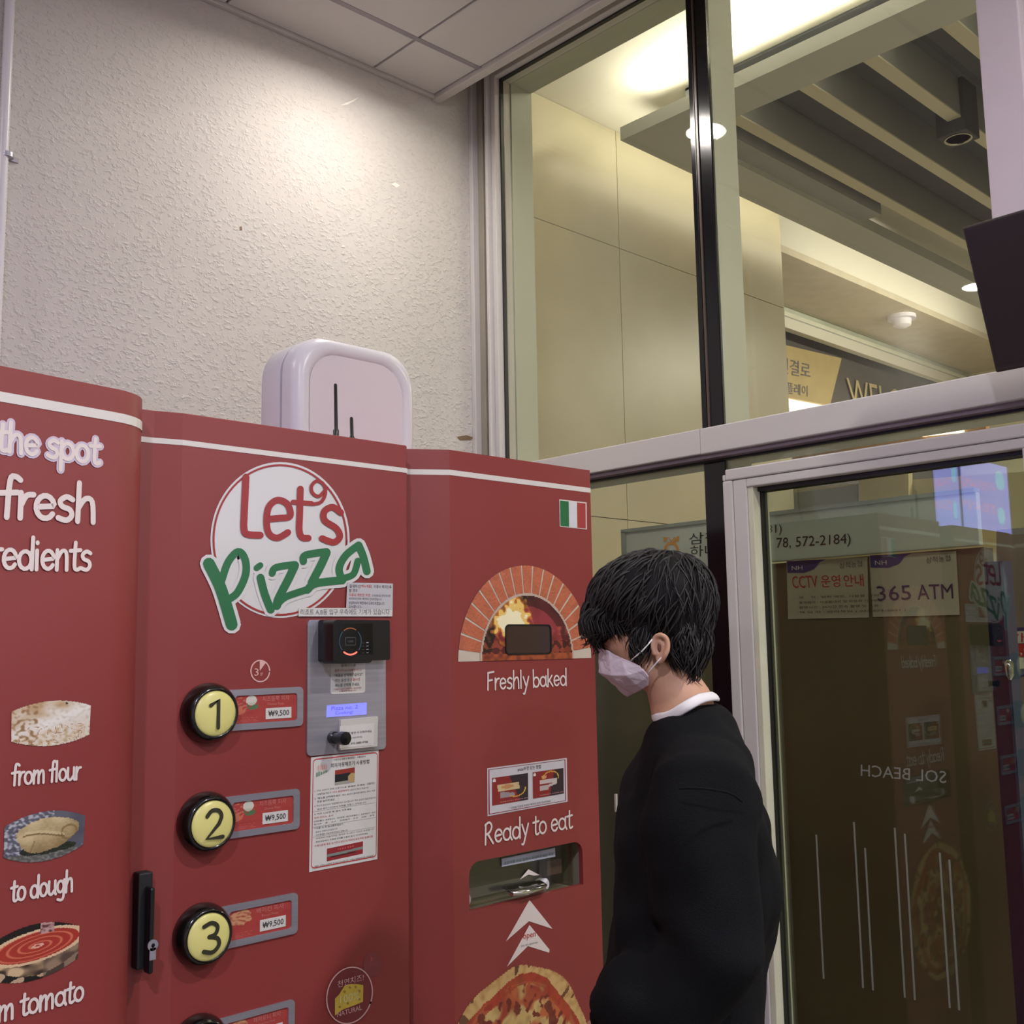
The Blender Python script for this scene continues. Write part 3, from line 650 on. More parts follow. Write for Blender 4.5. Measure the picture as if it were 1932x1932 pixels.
def dough(s, t):
    if not barrel(s, t, .20): return None
    n1, n2, n3 = nz(s*1.6, t*1.3, 13, 3), nz(s, t, 26, 8), nz(s, t, 5, 7)
    c = mix((78, 76, 90), (96, 96, 108), n3+.5)
    if s < .34 or t < .24 or (t > .78 and s < .6): c = mix(c, (176, 178, 186), (n1+.12)*2.2+n2)
    if t < .20: c = mix(c, (90, 88, 76), .6)
    if math.hypot((s-.54)/.36, (t-.25)/.11) < 1+n3*.3: c = mix((28, 34, 22), (50, 56, 36), n2+.3)
    a = math.atan2(t-.52, s-.52)
    lim = 1 + .07*math.sin(2*a+.4) + .05*math.sin(3*a+.6)+.03*math.sin(5*a)+n2*.04
    r = math.hypot((s-.52)/.37, (t-.54)/.345)
    if r < lim:
        l = .62 + .9*(t-.52) - .35*(s-.45) + n3*.25 + n2*.12 - .35*max(0, r-.72)
        c = mix((124, 100, 62), (216, 196, 152), l)
        cr1 = .50+.07*math.sin(s*6-.5); cr2 = .44-.35*(s-.3)+.5*(s-.3)**2*2
        if abs(t-cr1) < .016+.01*n2 and .22 < s < .74: c = mix(c, (112, 86, 50), .75)
        elif cr1 < t < cr1+.07 and .24 < s < .74: c = mix(c, (222, 204, 164), .4)
        if abs(math.hypot((s-.80)/.10, (t-.52)/.14)-1) < .16 and s > .70: c = mix(c, (120, 92, 56), .6)
        if abs(s-.34-.25*(t-.3)) < .012 and t < .44: c = mix(c, (120, 94, 58), .5)
    return c
def tomato(s, t):
    if not barrel(s, t, .20): return None
    c = (22, 18, 14)
    cy = .60+.10*(s-.5)*1.0; r = math.hypot((s-.52)/.50, (t-cy)/.26)
    if t < .5 and r > 1.0:
        n1 = nz(s, t, 5, 4)
        if t > .5-.42*max(0, 1-((s-.52)/.6)**2): c = mix((206, 176, 138), (60, 44, 34), (n1+.1)*3.5)
        elif n1 > .18: c = (190, 160, 130)
        if s > .6: c = mix(c, (104, 84, 72), .6)
    if r < 1.12: c = (218, 186, 150)
    if r < .96:
        sp = math.sin(r*26 + math.atan2((t-cy)/.26, (s-.52)/.5)*1.0)
        c = mix((166, 50, 38), (206, 112, 84), (sp-.35)*1.6); 
        if r < .14 and r > .06: c = (222, 170, 150)
    if t > .80 and abs(s-.62) < .08: c = mix((190, 150, 146), (90, 50, 50), nz(s, t, 20, 1)*2+.3)
    return c
def picq(pl, pts, off): return pq(pl, pts, off)
patch('flour_picture', flour, picq(PLp, [(21, 1414), (168, 1400), (172, 1317), (22, 1328)], e1), 90, 60, PRINT, cl)
patch('dough_picture', dough, picq(PLp, [(6, 1638), (156, 1612), (162, 1521), (9, 1541)], e1), 90, 60, PRINT, cl)
patch('tomato_picture', tomato, picq(PLp, [(-24, 1872), (146, 1828), (151, 1727), (-16, 1760)], e1), 100, 66, PRINT, cl)

# ---- middle cabinet
cm = thing('vending_cabinet', (1.05, 1.95, 0), 'middle red cabinet with round green and white logo, numbered buttons and card reader', 'vending machine', 'cabinets of the red pizza vending machine')
xr = 1.332
prism(MB(), [(.762, D+.016), (.80, D+.012), (.845, D), (xr-.006, D), (xr, D+.006), (xr, 2.42), (.762, 2.42)], .06, ZM).build('body', RED, cm, bevel=.002)
MB().box((.80, D+.05, 0), (1.30, 2.38, .06)).build('plinth', BLACKM, cm)
z1, z0 = PM.at(400, 837).z, PM.at(400, 847).z
stripe('white_band', [(.763, D+.0155), (.80, D+.012), (.845, D), (xr-.004, D)], z0, z1, cm)
def Z1(x, y): return (x/2.415, 640+y/2.415)
def zw(off): return lambda x, y: PM.at(*Z1(x, y), off)
def ellp(cx, cy, rx, ry, n=72, rot=0): return [(cx+rx*math.cos(2*math.pi*i/n)*math.cos(rot)-ry*math.sin(2*math.pi*i/n)*math.sin(rot), cy+rx*math.cos(2*math.pi*i/n)*math.sin(rot)+ry*math.sin(2*math.pi*i/n)*math.cos(rot)) for i in range(n)]
lg = MB().add([zw(e1)(*p) for p in ellp(1276, 915, 317, 355, rot=.0)], [tuple(range(72))]).build('logo_disc', mat('logo_white', (216, 214, 212), .25, var=.01), cm, label='white round logo with green and red writing')
ring = MB(); P_ = ellp(1276, 915, 303, 341)
stroke2d(P_+P_[:2], 4.5, zw(e2), ring, False); ring.build('logo_ring', mat('logo_red', (160, 48, 44), .35), lg)
mb = MB(); LR = MATS['logo_red']
for st, r in (([(1121, 628), (1113, 800), (1112, 862), (1126, 888), (1186, 893)], 16),
              ([(1222, 820), (1270, 815), (1322, 806), (1310, 752), (1264, 733), (1225, 765), (1215, 830), (1226, 885), (1264, 905), (1312, 880)], 15),
              ([(1369, 682), (1366, 800), (1364, 870), (1376, 902), (1405, 906)], 15), ([(1335, 742), (1420, 748)], 11),
              ([(1478, 692), (1452, 716), (1424, 700), (1420, 668), (1446, 645), (1476, 664), (1482, 705), (1462, 742), (1424, 752)], 8),
              ([(1553, 790), (1515, 765), (1478, 785), (1480, 826), (1532, 862), (1548, 900), (1520, 925), (1468, 908)], 15)):
    stroke2d(smoothpts(st, 6), r, zw(e3), mb)
mb.build('logo_word_red', LR, lg)
GW = [([(952, 1022), (1000, 1120), (1030, 1210), (1056, 1300)], 27), ([(1010, 1100), (1040, 1015), (1085, 968), (1116, 1000), (1120, 1070), (1085, 1150), (1048, 1182)], 17),
      ([(1187, 1086), (1206, 1160), (1234, 1232)], 18), ([(1170, 1042), (1186, 1030)], 14),
      ([(1240, 1066), (1258, 1040), (1344, 1026)], 16), ([(1344, 1030), (1316, 1090), (1270, 1180), (1262, 1214)], 19), ([(1262, 1212), (1300, 1175), (1400, 1140)], 16),
      ([(1382, 1012), (1392, 984), (1488, 968)], 17), ([(1488, 972), (1462, 1030), (1420, 1110)], 19), ([(1400, 1142), (1440, 1112), (1560, 1098)], 18),
      ([(1560, 1100), (1545, 1045), (1575, 985), (1634, 938)], 17), ([(1634, 938), (1655, 990), (1672, 1058)], 17), ([(1560, 1090), (1610, 1070), (1630, 1010)], 15)]
mb = MB(); mo = MB()
for st, r in GW:
    q = smoothpts(st, 5); stroke2d(q, r, zw(e3+.0004), mb); stroke2d(q, r+15, zw(e2+.0002), mo)
mo.build('logo_word_outline', MATS['logo_white'], lg); mb.build('logo_word_green', GREEN, lg)
def sheet(parent, name, pl, quad, m, off=.0006, t=.0006, label=None):
    n = pl.n*t; q = pq(pl, quad, off)
    return MB().hexa(q, n).build(name, m, parent, label=label)
def lines(parent, pl, quad, off, rows, m_default=BLACKINK):
    """rows: (text, s0, s1, t0, t1, material, bold) inside the sheet quad"""
    by = {}
    q = pq(pl, quad, off)
    for txt, s0, s1, t0, t1, m_, bold in rows:
        mb = by.setdefault((m_ or m_default).name, MB())
        text(mb, txt, [bil(q, s, t) for s, t in ((s0, t0), (s1, t0), (s1, t1), (s0, t1))], bold)
    for k, mb in by.items(): mb.build('lettering', MATS[k], parent, kind='stuff' if len(rows) > 2 else None)
Q = [(563, 1163), (740, 1163), (740.5, 1147), (563.5, 1147)]
n1 = sheet(cm, 'notice_strip', PM, Q, WHITE, .0032, label='narrow white notice strip above the card reader')
lines(n1, PM, Q, .0042, [('리조트 A,B동 입구 우측에도 기계가 있습니다', .02, .97, .16, .86, GREYINK, .0)])
Q = [(653, 1148), (740.5, 1150), (741, 1101), (655, 1099)]
n2 = sheet(cm, 'notice_sheet', PM, Q, mat('sticker_grey', (192, 190, 194), .5, var=.02), .0036, label='small white notice above the narrow strip')
lines(n2, PM, Q, .0046, [('결제하신', .05, .28, .80, .93, None, .01), ('[메뉴제품]', .29, .53, .80, .93, REDINK, .01), ('이용시 제작오류', .58, .97, .80, .93, None, .01), ('발 경우', .05, .23, .63, .76, None, .01),
      ('다음날 재방문 하면', .05, .5, .47, .59, REDINK, .01), ('고객센터로 연락주시면', .54, .95, .47, .57, GREYINK, 0), ('처리하여드리며, 매장에서 안내하겠습니다', .05, .76, .33, .43, GREYINK, 0), ('상담하시어 매장에서 도와드리겠습니다', .05, .82, .16, .28, None, .01), ('감사합니다~', .05, .34, .02, .13, None, 0)])
# timer mark
mb = MB(); P_ = ellp(491, 1266, 17.6, 20); stroke2d(P_+P_[:2], 1.2, lambda X, Y: PM.at(X, Y, e1), mb, False)
mb.add([PM.at(*p, e1) for p in ((490, 1266), (490, 1247), (496, 1247.5), (501, 1251))], [(0, 1, 2, 3)])
text(mb, '3', pq(PM, [(480, 1275), (488, 1275), (488, 1261), (480, 1261)], e1), .03); text(mb, '분', pq(PM, [(491, 1275), (496, 1274), (496, 1268), (491, 1269)], e1), .0)
mb.build('timer_mark', mat('ink_rose', (220, 176, 172), .45), cm)
# steel service panel
zt, zb_ = PM.at(655, 1170).z, PM.at(650, 1420).z; us, ue = PM.at(578, 1300).x, PM.at(725.5, 1300).x
Pu = lambda x: x - PM.o.x
sgn = PM.u.x
def RR(pl, x0, x1, z0, z1, r, off=0, seg=5, corners=(1,1,1,1)):
    if pl.u.x > 0: return rrect(pl, x0-pl.o.x, x1-pl.o.x, z0, z1, r, off, seg, corners)
    return rrect(pl, -(x1-pl.o.x), -(x0-pl.o.x), z0, z1, r, off, seg, corners)
sp_ = MB().poly(RR(PM, us, ue, zb_, zt, .008, .0004), PM.n*.004).build('steel_panel', STEEL, cm, bevel=.0008)
cr = MB()
bx0, bx1 = PM.at(600, 1215, .004).x, PM.at(725, 1210, .004).x; bz1, bz0 = PM.at(660, 1170, .01).z, PM.at(660, 1247, .01).z
cr.poly(RR(PM, bx0, bx1, bz0, bz1, .004, .0044), PM.n*.018)
cr.poly(RR(PM, PM.at(599, 1215, .008).x, PM.at(703, 1210, .058).x, bz0-.004, bz1-.001, .009, .0224), PM.n*.036)
cr = cr.build('card_reader', BLACKP, cm, bevel=.003, label='black card reader with lit ring')
fo = .0592
mb = MB().poly([PM.at(x, y, fo-.0004) for x, y in ((640, 1236), (704, 1234), (703, 1176), (640, 1177))]); mb.build('reader_face', mat('reader_gloss', (8, 8, 10), .12), cr)
def ringarc(a0, a1, rr, m_, name):
    mb = MB(); stroke2d([(661+20.5*math.cos(math.radians(a0+(a1-a0)*i/16)), 1210+25*math.sin(math.radians(a0+(a1-a0)*i/16))) for i in range(17)], rr, lambda X, Y: PM.at(X, Y, fo), mb); return mb.build(name, m_, cr)
ringarc(55, 125, 1.5, mat('lit_red', (255, 110, 96), .4, emit=1.1), 'lit_arc'); ringarc(235, 300, .9, mat('dim_orange', (160, 92, 50), .4, emit=.15), 'ring_arc')
ringarc(140, 225, .7, mat('dim_teal', (50, 90, 106), .4, emit=.1), 'ring_arc'); ringarc(-45, 40, .7, MATS['dim_teal'], 'ring_arc')
mb = MB(); P_ = [(652, 1203), (671, 1203), (671, 1217), (652, 1217), (652, 1203)]; stroke2d(P_, .45, lambda X, Y: PM.at(X, Y, fo), mb)
text(mb, 'CARD', pq(PM, [(656, 1212), (667, 1212), (667, 1208), (656, 1208)], fo), .0)
for k in range(4): stroke2d([(683+.5, 1213+k*6.3), (687, 1213+k*6.3)], .25, lambda X, Y: PM.at(X, Y, fo), mb)
mb.build('reader_print', mat('dim_print', (96, 96, 100), .5), cr)
mb = MB(); 
for k in range(4): stroke2d([(691.5, 1212.5+k*6.4), (695, 1212.3+k*6.4)], .8 if k == 0 else .4, lambda X, Y: PM.at(X, Y, fo), mb if k == 0 else mb)
mb.build('indicator', mat('lit_white', (150, 150, 175), .4, emit=.3), cr)
Q = [(623.5, 1310), (687, 1305.5), (689, 1250), (625.5, 1252)]
q0 = PM.at(*Q[0], .005); q2 = PM.at(*Q[2], .005)
n3 = MB().poly(RR(PM, q0.x, q2.x, PM.at(655, 1308.5, .005).z, bz0+.006, .006, .0046), PM.n*.0006).build('notice_sheet', WHITE, cm, label='white notice below the card reader')
lines(n3, PM, Q, .0056, [('결제카드를', .28, .72, .88, .97, None, .01), ('삽입하시거나', .1, .38, .72, .81, REDINK, .01), ('터치해주시고', .40, .90, .71, .80, REDINK, .0), ('"제품을 선택해주십시오"', .09, .94, .55, .66, None, .01), ('라는 음성이', .12, .52, .39, .49, None, .01), ('다 끝나면', .55, .86, .39, .49, REDINK, .01), ('메뉴를 선택해 주세요.', .13, .86, .22, .33, None, .01), ('* 상품이 나오기 전까지는 취소하여도', .08, .92, .12, .18, REDINK, 0), ('환불되지 않습니다.', .25, .78, .05, .10, REDINK, 0)])
Q = [(615.5, 1353.5), (691, 1348), (691.5, 1325.5), (616.5, 1331)]
lc = MB().hexa(pq(PM, Q, .0044), PM.n*.001).build('lcd_display', mat('lit_lcd', (128, 130, 238), .4, emit=.72), cm, label='lit violet blue display')
lines(lc, PM, Q, .0062, [('Pizza no. 2', .12, .78, .56, .88, None, 0), ('Cooking!', .22, .66, .10, .44, None, 0)], mat('lcd_ink', (104, 100, 206), .4, emit=.4))
kn = PM.at(624, 1391, .0)
MB().lathe(kn+PM.n*.004, PM.n, [(.0, 0), (.011, 0), (.011, .01), (.009, .012), (.009, .030), (.012, .032), (.012, .044), (.0, .046)], 20).build('key_knob', BLACKP, cm, smooth=True)
Q = [(637.5, 1415), (707.5, 1408), (709, 1351.5), (638.5, 1358)]
nb = MB().hexa(pq(PM, Q, .0044), PM.n*.008).build('notice_card', mat('card_ivory', (200, 196, 190), .5), cm, label='thick white notice card on the steel panel', bevel=.0006)
MB().hexa([bil(pq(PM, Q, .0125), s, t) for s, t in ((.04, .05), (.96, .05), (.96, .78), (.04, .78))], PM.n*.0005).build('card_sheet', WHITE, nb)
lines(nb, PM, Q, .0136, [('▲ 오류 발생 시 전화주세요', .10, .90, .48, .56, None, .01), ('(8시~10시까지)', .22, .64, .32, .39, None, .0), ('연락처: 010-3880-9708', .10, .80, .13, .22, None, .0)])
# long instruction sheet
Q = [(583, 1645.5), (711.5, 1621), (714, 1415), (586.5, 1429)]
ins = sheet(cm, 'instruction_sheet', PM, Q, WHITE, .0006, .0007, label='long white instruction sheet below the steel panel')
q = pq(PM, Q, .0018)
mb = MB(); P_ = []
for (cs, ct_, a0) in ((.08, .055, 180), (.94, .055, 270), (.94, .95, 0), (.08, .95, 90)):
    for i in range(5):
        a = math.radians(a0+90*i/4); P_.append((cs+.045*math.cos(a), ct_+.028*math.sin(a)))
stroke2d(P_+P_[:1], .0045, lambda X, Y: bil(q, X, Y), mb, False); 
mb.build('red_border', REDINK, ins)
rows = [('이용안내 이렇게 해주세요! - 사용설명서', .33, .80, .945, .965, None, 0), ('피자자동제조기 사용방법', .29, .86, .885, .925, None, .012),
 ('1. 카드 리더기 안에 신용카드를', .06, .52, .690, .706, GREYINK, 0), ('결제후 주세요', .54, .80, .690, .706, None, 0), ('신용카드', .83, .95, .69, .71, None, .01),
 ('사용하실 카드가', .10, .30, .658, .675, None, 0), ('다시 울릴때까지', .32, .56, .658, .676, REDINK, .01), ('있는지 확인 하십시오', .58, .86, .658, .674, GREYINK, 0),
 ('2. "메뉴를 선택해주세요"', .06, .44, .622, .640, None, .01), ('라는 음성이 들리면 원하는 메뉴 버튼', .46, .96, .622, .638, GREYINK, 0), ('튼을 눌러주세요', .10, .35, .592, .610, None, .01),
 ('3. 카드가 승인되어 "방문해주셔서 감사합니다" 라는 음성이 들릴것입니다', .06, .97, .556, .574, GREYINK, 0), ('후에 품이 나오면서 피자를 만들기 시작합니다', .10, .82, .526, .542, GREYINK, 0),
 ('4. 카드 나오면 꼭 챙겨 가주세요', .06, .60, .486, .502, None, 0), ('피자 만드는 순서', .06, .33, .452, .470, REDINK, .01),
 ('반죽만들기 · 토마토소스 · 치즈토핑 · 메인토핑올리기 · 오븐에굽기 · 완성', .06, .96, .424, .438, None, .01), ('밀가루    물    소스    모짜렐라    토핑    오븐    포장', .06, .95, .398, .412, GREYINK, 0),
 ('**이용 시 꼭 읽고해주세요**', .06, .48, .360, .380, None, .01), ('· 음료는 판매하지 않습니다', .07, .40, .330, .344, GREYINK, 0), ('· 카드결제만 가능하며 현금은 안됩니다', .07, .55, .302, .316, None, 0),
 ('· 반죽부터 만들어지는 피자로 약 3분간 시간이 소요됩니다', .07, .95, .272, .287, GREYINK, 0), ('· 제조과정에서 주변에 피자를 만들지 말고 기다려주세요', .07, .85, .242, .257, None, 0),
 ('기계이용에 매우 뜨거우니 반드시 어린이 보호자와 함께이용', .07, .93, .205, .226, REDINK, .0), ('편한 고객님 사용에 추가로 감사합니다. 구매시 환불처리에 연락요망', .08, .94, .030, .046, None, 0)]
lines(ins, PM, Q, .0020, rows)
for t in (.518, .382, .296):
    mb = MB(); stroke2d([(.04, t-.0), (.97, t)], .0008, lambda X, Y: bil(q, X, Y), mb, False); mb.build('rule', GREYINK, ins)
def minilogo(s, t):
    if math.hypot((s-.5)/.45, (t-.66)/.32) < 1: return (222, 150, 146) if (math.sin(s*40) > .1 and .5 < t < .85) else (214, 200, 196)
    if t < .42 and abs(t-(.15+.28*s)) < .15: return (96, 136, 110) if math.sin(s*32) > -.4 else (190, 190, 184)
    return None
patch('small_logo', minilogo, [bil(q, s, t) for s, t in ((.08, .82), (.25, .82), (.25, .94), (.08, .94))], 34, 30, PRINT, ins)
def pic1(s, t):
    c = (150, 54, 46)
    if t < .72 and s < .78 and t > .16+.1*s: c = (34, 36, 38)
    if t <= .2: c = (160, 158, 148)
    if math.hypot((s-.88)/.22, (t-.34)/.3) < 1: c = (190, 158, 110)
    return c
patch('card_picture', pic1, [bil(q, s, t) for s, t in ((.35, .725), (.64, .73), (.64, .865), (.35, .86))], 24, 20, PRINT, ins)
def pic2(s, t):
    c = (148, 44, 50)
    if abs(t-.42-.06*s) < .10: c = (128, 138, 132)
    elif t < .35 and t > .2 and .1 < s < .8: c = (84, 34, 34)
    elif .72 < t < .82 and .3 < s < .75 and math.sin(s*90) > 0: c = (196, 96, 96)
    return c
patch('slot_picture', pic2, [bil(q, s, t) for s, t in ((.25, .065), (.78, .075), (.78, .185), (.25, .175))], 60, 24, PRINT, ins)
# round cheese sticker and the small round mark beside it
def rnd(name, cx, cy, rx, ry, off, m_, parent, rot=0, label=None):
    return MB().add([PM.at(*p, off) for p in ellp(cx, cy, rx, ry, rot=rot)], [tuple(range(72))]).build(name, m_, parent, label=label)
rs = rnd('round_mark', 703, 1820, 17.5, 23, e1, mat('faint_mauve', (134, 62, 66), .45), cm)
mb = MB(); text(mb, '1', pq(PM, [(699.5, 1814), (702.5, 1813), (702.5, 1805), (699.5, 1806)], e2), 0); text(mb, '세트', pq(PM, [(704, 1811), (710, 1809), (710, 1805), (704, 1807)], e2), 0); text(mb, '냉장보관', pq(PM, [(696, 1823), (714, 1819), (714, 1814), (696, 1818)], e2), 0)
mb.build('lettering', mat('ink_coral', (178, 84, 78), .5), rs)
cs = rnd('cheese_sticker', 659.5, 1878, 43, 55, e2, mat('sticker_plum', (124, 50, 54), .45), cm, rot=.28, label='round cheese sticker')
mb = MB(); P_ = ellp(659.5, 1878, 42, 54, rot=.28); stroke2d(P_+P_[:2], 1.1, lambda X, Y: PM.at(X, Y, e3), mb, False)
mb.build('sticker_ring', MATS['ink_rose'], cs)
CH = [(632, 1916), (632, 1884), (640, 1876), (650, 1860), (662, 1856.5), (676, 1857), (685.5, 1858.5), (685, 1890), (668, 1897), (646, 1905)]
MB().poly([PM.at(*p, e3+.0002) for p in CH]).build('cheese_picture', mat('cheese_yellow', (208, 178, 70), .5, var=.1, scale=40), cs)
mb = MB()
for (x, y, r) in ((660, 1863, 2.4), (671, 1862, 2.4), (650, 1871, 2.6), (678, 1870, 2.8), (641, 1900, 2.4), (656, 1893, 2.4), (678, 1885, 2.4)): mb.add([PM.at(*p, e3+.0006) for p in ellp(x, y, r, r, 12)], [tuple(range(12))])
mb.build('cheese_holes', mat('cheese_hole', (160, 128, 48), .5), cs)
mb = MB(); text(mb, '천연치즈!', pq(PM, [(637, 1864), (686, 1850), (686, 1837), (637, 1851)], e3+.0008), 0); text(mb, 'NATURAL', pq(PM, [(636, 1919), (683, 1905), (682, 1896), (636, 1910)], e3+.0008), 0); mb.build('lettering', MATS['ink_rose'], cs)
mb = MB(); text(mb, '100%', pq(PM, [(642, 1894), (678, 1885), (678, 1870), (642, 1879)], e3+.001), .0); mb.build('lettering', mat('ink_straw', (214, 206, 150), .5), cs)
# number buttons and their plates
def card_art(kind):
    def f(s, t):
        c = mix((172, 66, 62), (160, 56, 54), nz(s, t, 6, kind))
        if kind < 3:
            if math.hypot((s-.27)/.085, (t-.80)/.17) < 1: c = (212, 208, 196) if t > .72 else (196, 194, 176)
            elif math.hypot((s-.29)/.09, (t-.60)/.12) < 1 and nz(s, t, 16, 9) > -.25: c = (86, 116, 80)
            elif math.hypot((s-.11)/.09, (t-.62)/.3) < 1 and nz(s, t, 14, 2) > .1: c = (198, 112, 92)
            elif math.hypot((s-.10)/.045, (t-.45)/.12) < 1: c = (202, 110, 84)
        else:
            if math.hypot((s-.20)/.17, (t-.70)/.24) < 1+.3*nz(s, t, 9): c = mix((204, 150, 112), (170, 88, 66), nz(s, t, 14, 3)*2+.2)
        if t < .26 and s < .38 and math.sin(t*150) > .2 and nz(s, t, 40, 1) > -.1: c = mix(c, (214, 140, 130), .35)
        return c
    return f
BLACKB = mat('button_bezel', (14, 13, 13), .16, coat=.5)
YEL = mat('button_cream', (214, 206, 128), .3, var=.04, scale=20, emit=.10)
def button(i, num, cx, cy, top, bot, name_, en, price='₩9,500'):
    b0 = PM.at(cx-8.5, cy+1, 0)
    px = lambda pts, off: pq(PM, pts, off)
    # plate: outline from left under the button to the right end
    (tx0, ty0, tx1, ty1), (bx0, by0, bx1, by1) = top, bot
    zt_ = (PM.at(tx0, ty0).z + PM.at(tx1, ty1).z)/2; zb2 = (PM.at(bx0, by0).z + PM.at(bx1, by1).z)/2
    xl = b0.x+.015; xr_ = PM.at(tx1+4, (ty1+by1)/2).x
    outer = RR(PM, xl, xr_, zb2, zt_, .008, .0004); bw = (zt_-zb2)*.155
    hole = RR(PM, b0.x+.050, xr_-.0125, zb2+bw, zt_-bw, .005, .0004)
    pt = MB().holed(outer, hole, PM.n*.0035).build('label_frame', STEEL, cm)
    ci = RR(PM, b0.x+.048, xr_-.011, zb2+bw-.001, zt_-bw+.001, .005, .0008)
    cq = [PM.pt(*(lambda x, z: ((x-PM.o.x)*sgn, z))(x, z), .0012) for x, z in ((b0.x+.048, zb2+bw-.001), (xr_-.011, zb2+bw-.001), (xr_-.011, zt_-bw+.001), (b0.x+.048, zt_-bw+.001))]
    cdp = patch('menu_card', card_art(i), cq, 90, 40, PRINT, pt)
    off = Vector((0, -.0006, 0)); q_ = [p+off for p in cq]; sub = lambda s0, s1, t0, t1, k=0: [bil(q_, s, t)+off*k for s, t in ((s0, t0), (s1, t0), (s1, t1), (s0, t1))]
    mb = MB(); text(mb, name_, sub(.44, .87, .74, .92), .0); text(mb, en, sub(.52, .78, .60, .68), 0)
    mb.build('lettering', INKP, pt)
    MB().hexa(sub(.49, .90, .12, .50), (0, -.0005, 0)).build('price_label', WHITE, pt)
    mb = MB(); text(mb, price, sub(.53, .86, .19, .42, 2.2), .004); mb.build('lettering', BLACKINK, pt)
    pbm = MB().lathe(b0, PM.n, [(.0, .0), (.050, 0), (.0505, .006), (.0495, .013), (.0465, .021), (.0425, .027), (.0385, .030), (.0375, .027), (.0, .027)], 40).build('push_button', BLACKB, cm, smooth='all', label='round button with number %s' % num)
    r_, zz_ = .0378, .026
    MB().lathe(b0, PM.n, [(.0378, .026)] + [(.0378*math.cos(a*math.pi/16), .0262+.009*math.sin(a*math.pi/16)) for a in range(1, 9)], 40).build('button_lens', YEL, pbm, smooth='all')
    mb = MB(); w = .0115 if num == '1' else .0155; c = b0 + PM.n*.0358
    DG = {'1': [[(-.28, .30), (.02, .5), (.02, -.5)]], '2': [[(-.30, .30), (-.12, .48), (.14, .46), (.26, .26), (.16, .0), (-.30, -.47), (.32, -.47)]],
          '3': [[(-.28, .42), (.02, .50), (.24, .34), (.16, .10), (-.08, .04)], [(-.08, .04), (.24, -.06), (.30, -.30), (.06, -.50), (-.28, -.42)]], '4': [[(.12, -.5), (.12, .5), (-.32, -.18), (.34, -.18)]]}
    for st in DG[num]: stroke2d(st if num in '14' else smoothpts(st[:5], 5)+st[5:], .075, lambda X, Y: c+Vector((X*.046, 0, Y*.046)), mb)
    mb.build('number', mat('olive_ink', (52, 50, 34), .5), pbm)
button(0, '1', 400, 1344, (427, 1301.6, 566, 1295.8), (424, 1380.6, 566, 1368.6), '치즈듬뿍 피자', 'Cheese Pizza')
button(1, '2', 394, 1550, (417, 1504, 559.5, 1488), (420, 1584, 559.5, 1563.5), '치즈듬뿍 피자', 'Cheese Pizza')
button(3, '3', 387, 1761, (408.6, 1713, 555.8, 1683), (417, 1792, 554.5, 1760.6), '베이컨 피자', 'Bacon Pizza')
button(4, '4', 380, 1972, (400, 1924, 550, 1886), (410, 2004, 549, 1960), '페퍼로니 피자', 'Pepperoni Pizza')
# black swing handle with cylinder lock
PHn = Plane((.79, D+.013, 0), (-.1, -1, 0))
hz1, hz0 = PHn.at(268, 1642).z, PHn.at(268, 1822).z
hxl, hxr = PHn.at(249, 1740).x, PHn.at(282, 1740, .02).x
hd = MB().box((hxl-.001, D-.010, hz0), (hxr+.004, D+.013, hz1)).build('handle_base', BLACKM, cm, bevel=.003, label='black swing handle')
MB().box((hxl+.008, D-.032, hz0-.004), (hxr-.002, D-.010, hz1-.020)).build('handle_lever', BLACKP, hd, bevel=.004)
kx = (hxl+hxr)/2+.004
MB().lathe((kx, D-.032, hz0+.040), (0,-1,0), [(0, 0), (.0085, 0), (.0085, .002), (0, .002)], 20).box((kx-.005, D-.034, hz0+.018), (kx+.005, D-.032, hz0+.036)).build('lock_cylinder', STEEL, hd)
MB().lathe((kx, D-.034, hz0+.040), (0,-1,0), [(0, 0), (.003, 0), (.003, .0006), (0, .0006)], 12).box((kx-.001, D-.0346, hz0+.032), (kx+.001, D-.034, hz0+.040)).build('keyhole', DARK, hd)

# ---- right cabinet
cr_ = thing('vending_cabinet', (1.62, 1.95, 0), 'rightmost red cabinet with printed brick oven arch, delivery hatch and big pizza picture', 'vending machine', 'cabinets of the red pizza vending machine')
xa, xb = 1.352, 1.872; xf = PM.at(850, 1100).x
plan = [(xa, D+.055), (xf, D), (xb, D)]
hzt = PM.at(1000, 1605.5).z; hzb = PM.at(990, 1695).z; hx0, hx1 = PM.at(885.5, 1690).x, PM.at(1100, 1640).x
ztop = ZM+.004
MB().hexa([(xa, D+.055, .06), (xf, D, .06), (xf, D, ztop), (xa, D+.055, ztop)], (0, .02, 0)).build('side_panel', RED, cr_)
outer = [Vector((xf, D, .06)), Vector((xb, D, .06)), Vector((xb, D, ztop)), Vector((xf, D, ztop))]
hole = RR(PM, hx0, hx1, hzb, hzt, .026, 0, 6, (0, 0, 1, 1))
MB().holed(outer, hole, (0, .012, 0)).build('front_panel', RED, cr_)
MB().box((xa, D+.06, ztop-.012), (xb, 2.42, ztop)).box((xa, 2.40, .06), (xb, 2.42, ztop)).box((xb-.012, D+.012, .06), (xb, 2.42, ztop)).box((xa, D+.07, .06), (xa+.012, 2.42, ztop)).build('body', RED, cr_)
MB().add([(xf, D+.002, ztop-.006), (xb, D+.002, ztop-.006), (xb, D+.07, ztop-.006), (xa, D+.07, ztop-.006), (xa, D+.056, ztop-.006)], [(0,1,2,3,4)]).build('top_plate', RED, cr_)
MB().box((xa+.05, D+.06, 0), (xb-.04, 2.38, .06)).build('plinth', BLACKM, cr_)
z1, z0 = PM.at(980, 903.5).z, PM.at(980, 913).z
stripe('white_band', plan, z0, z1, cr_)
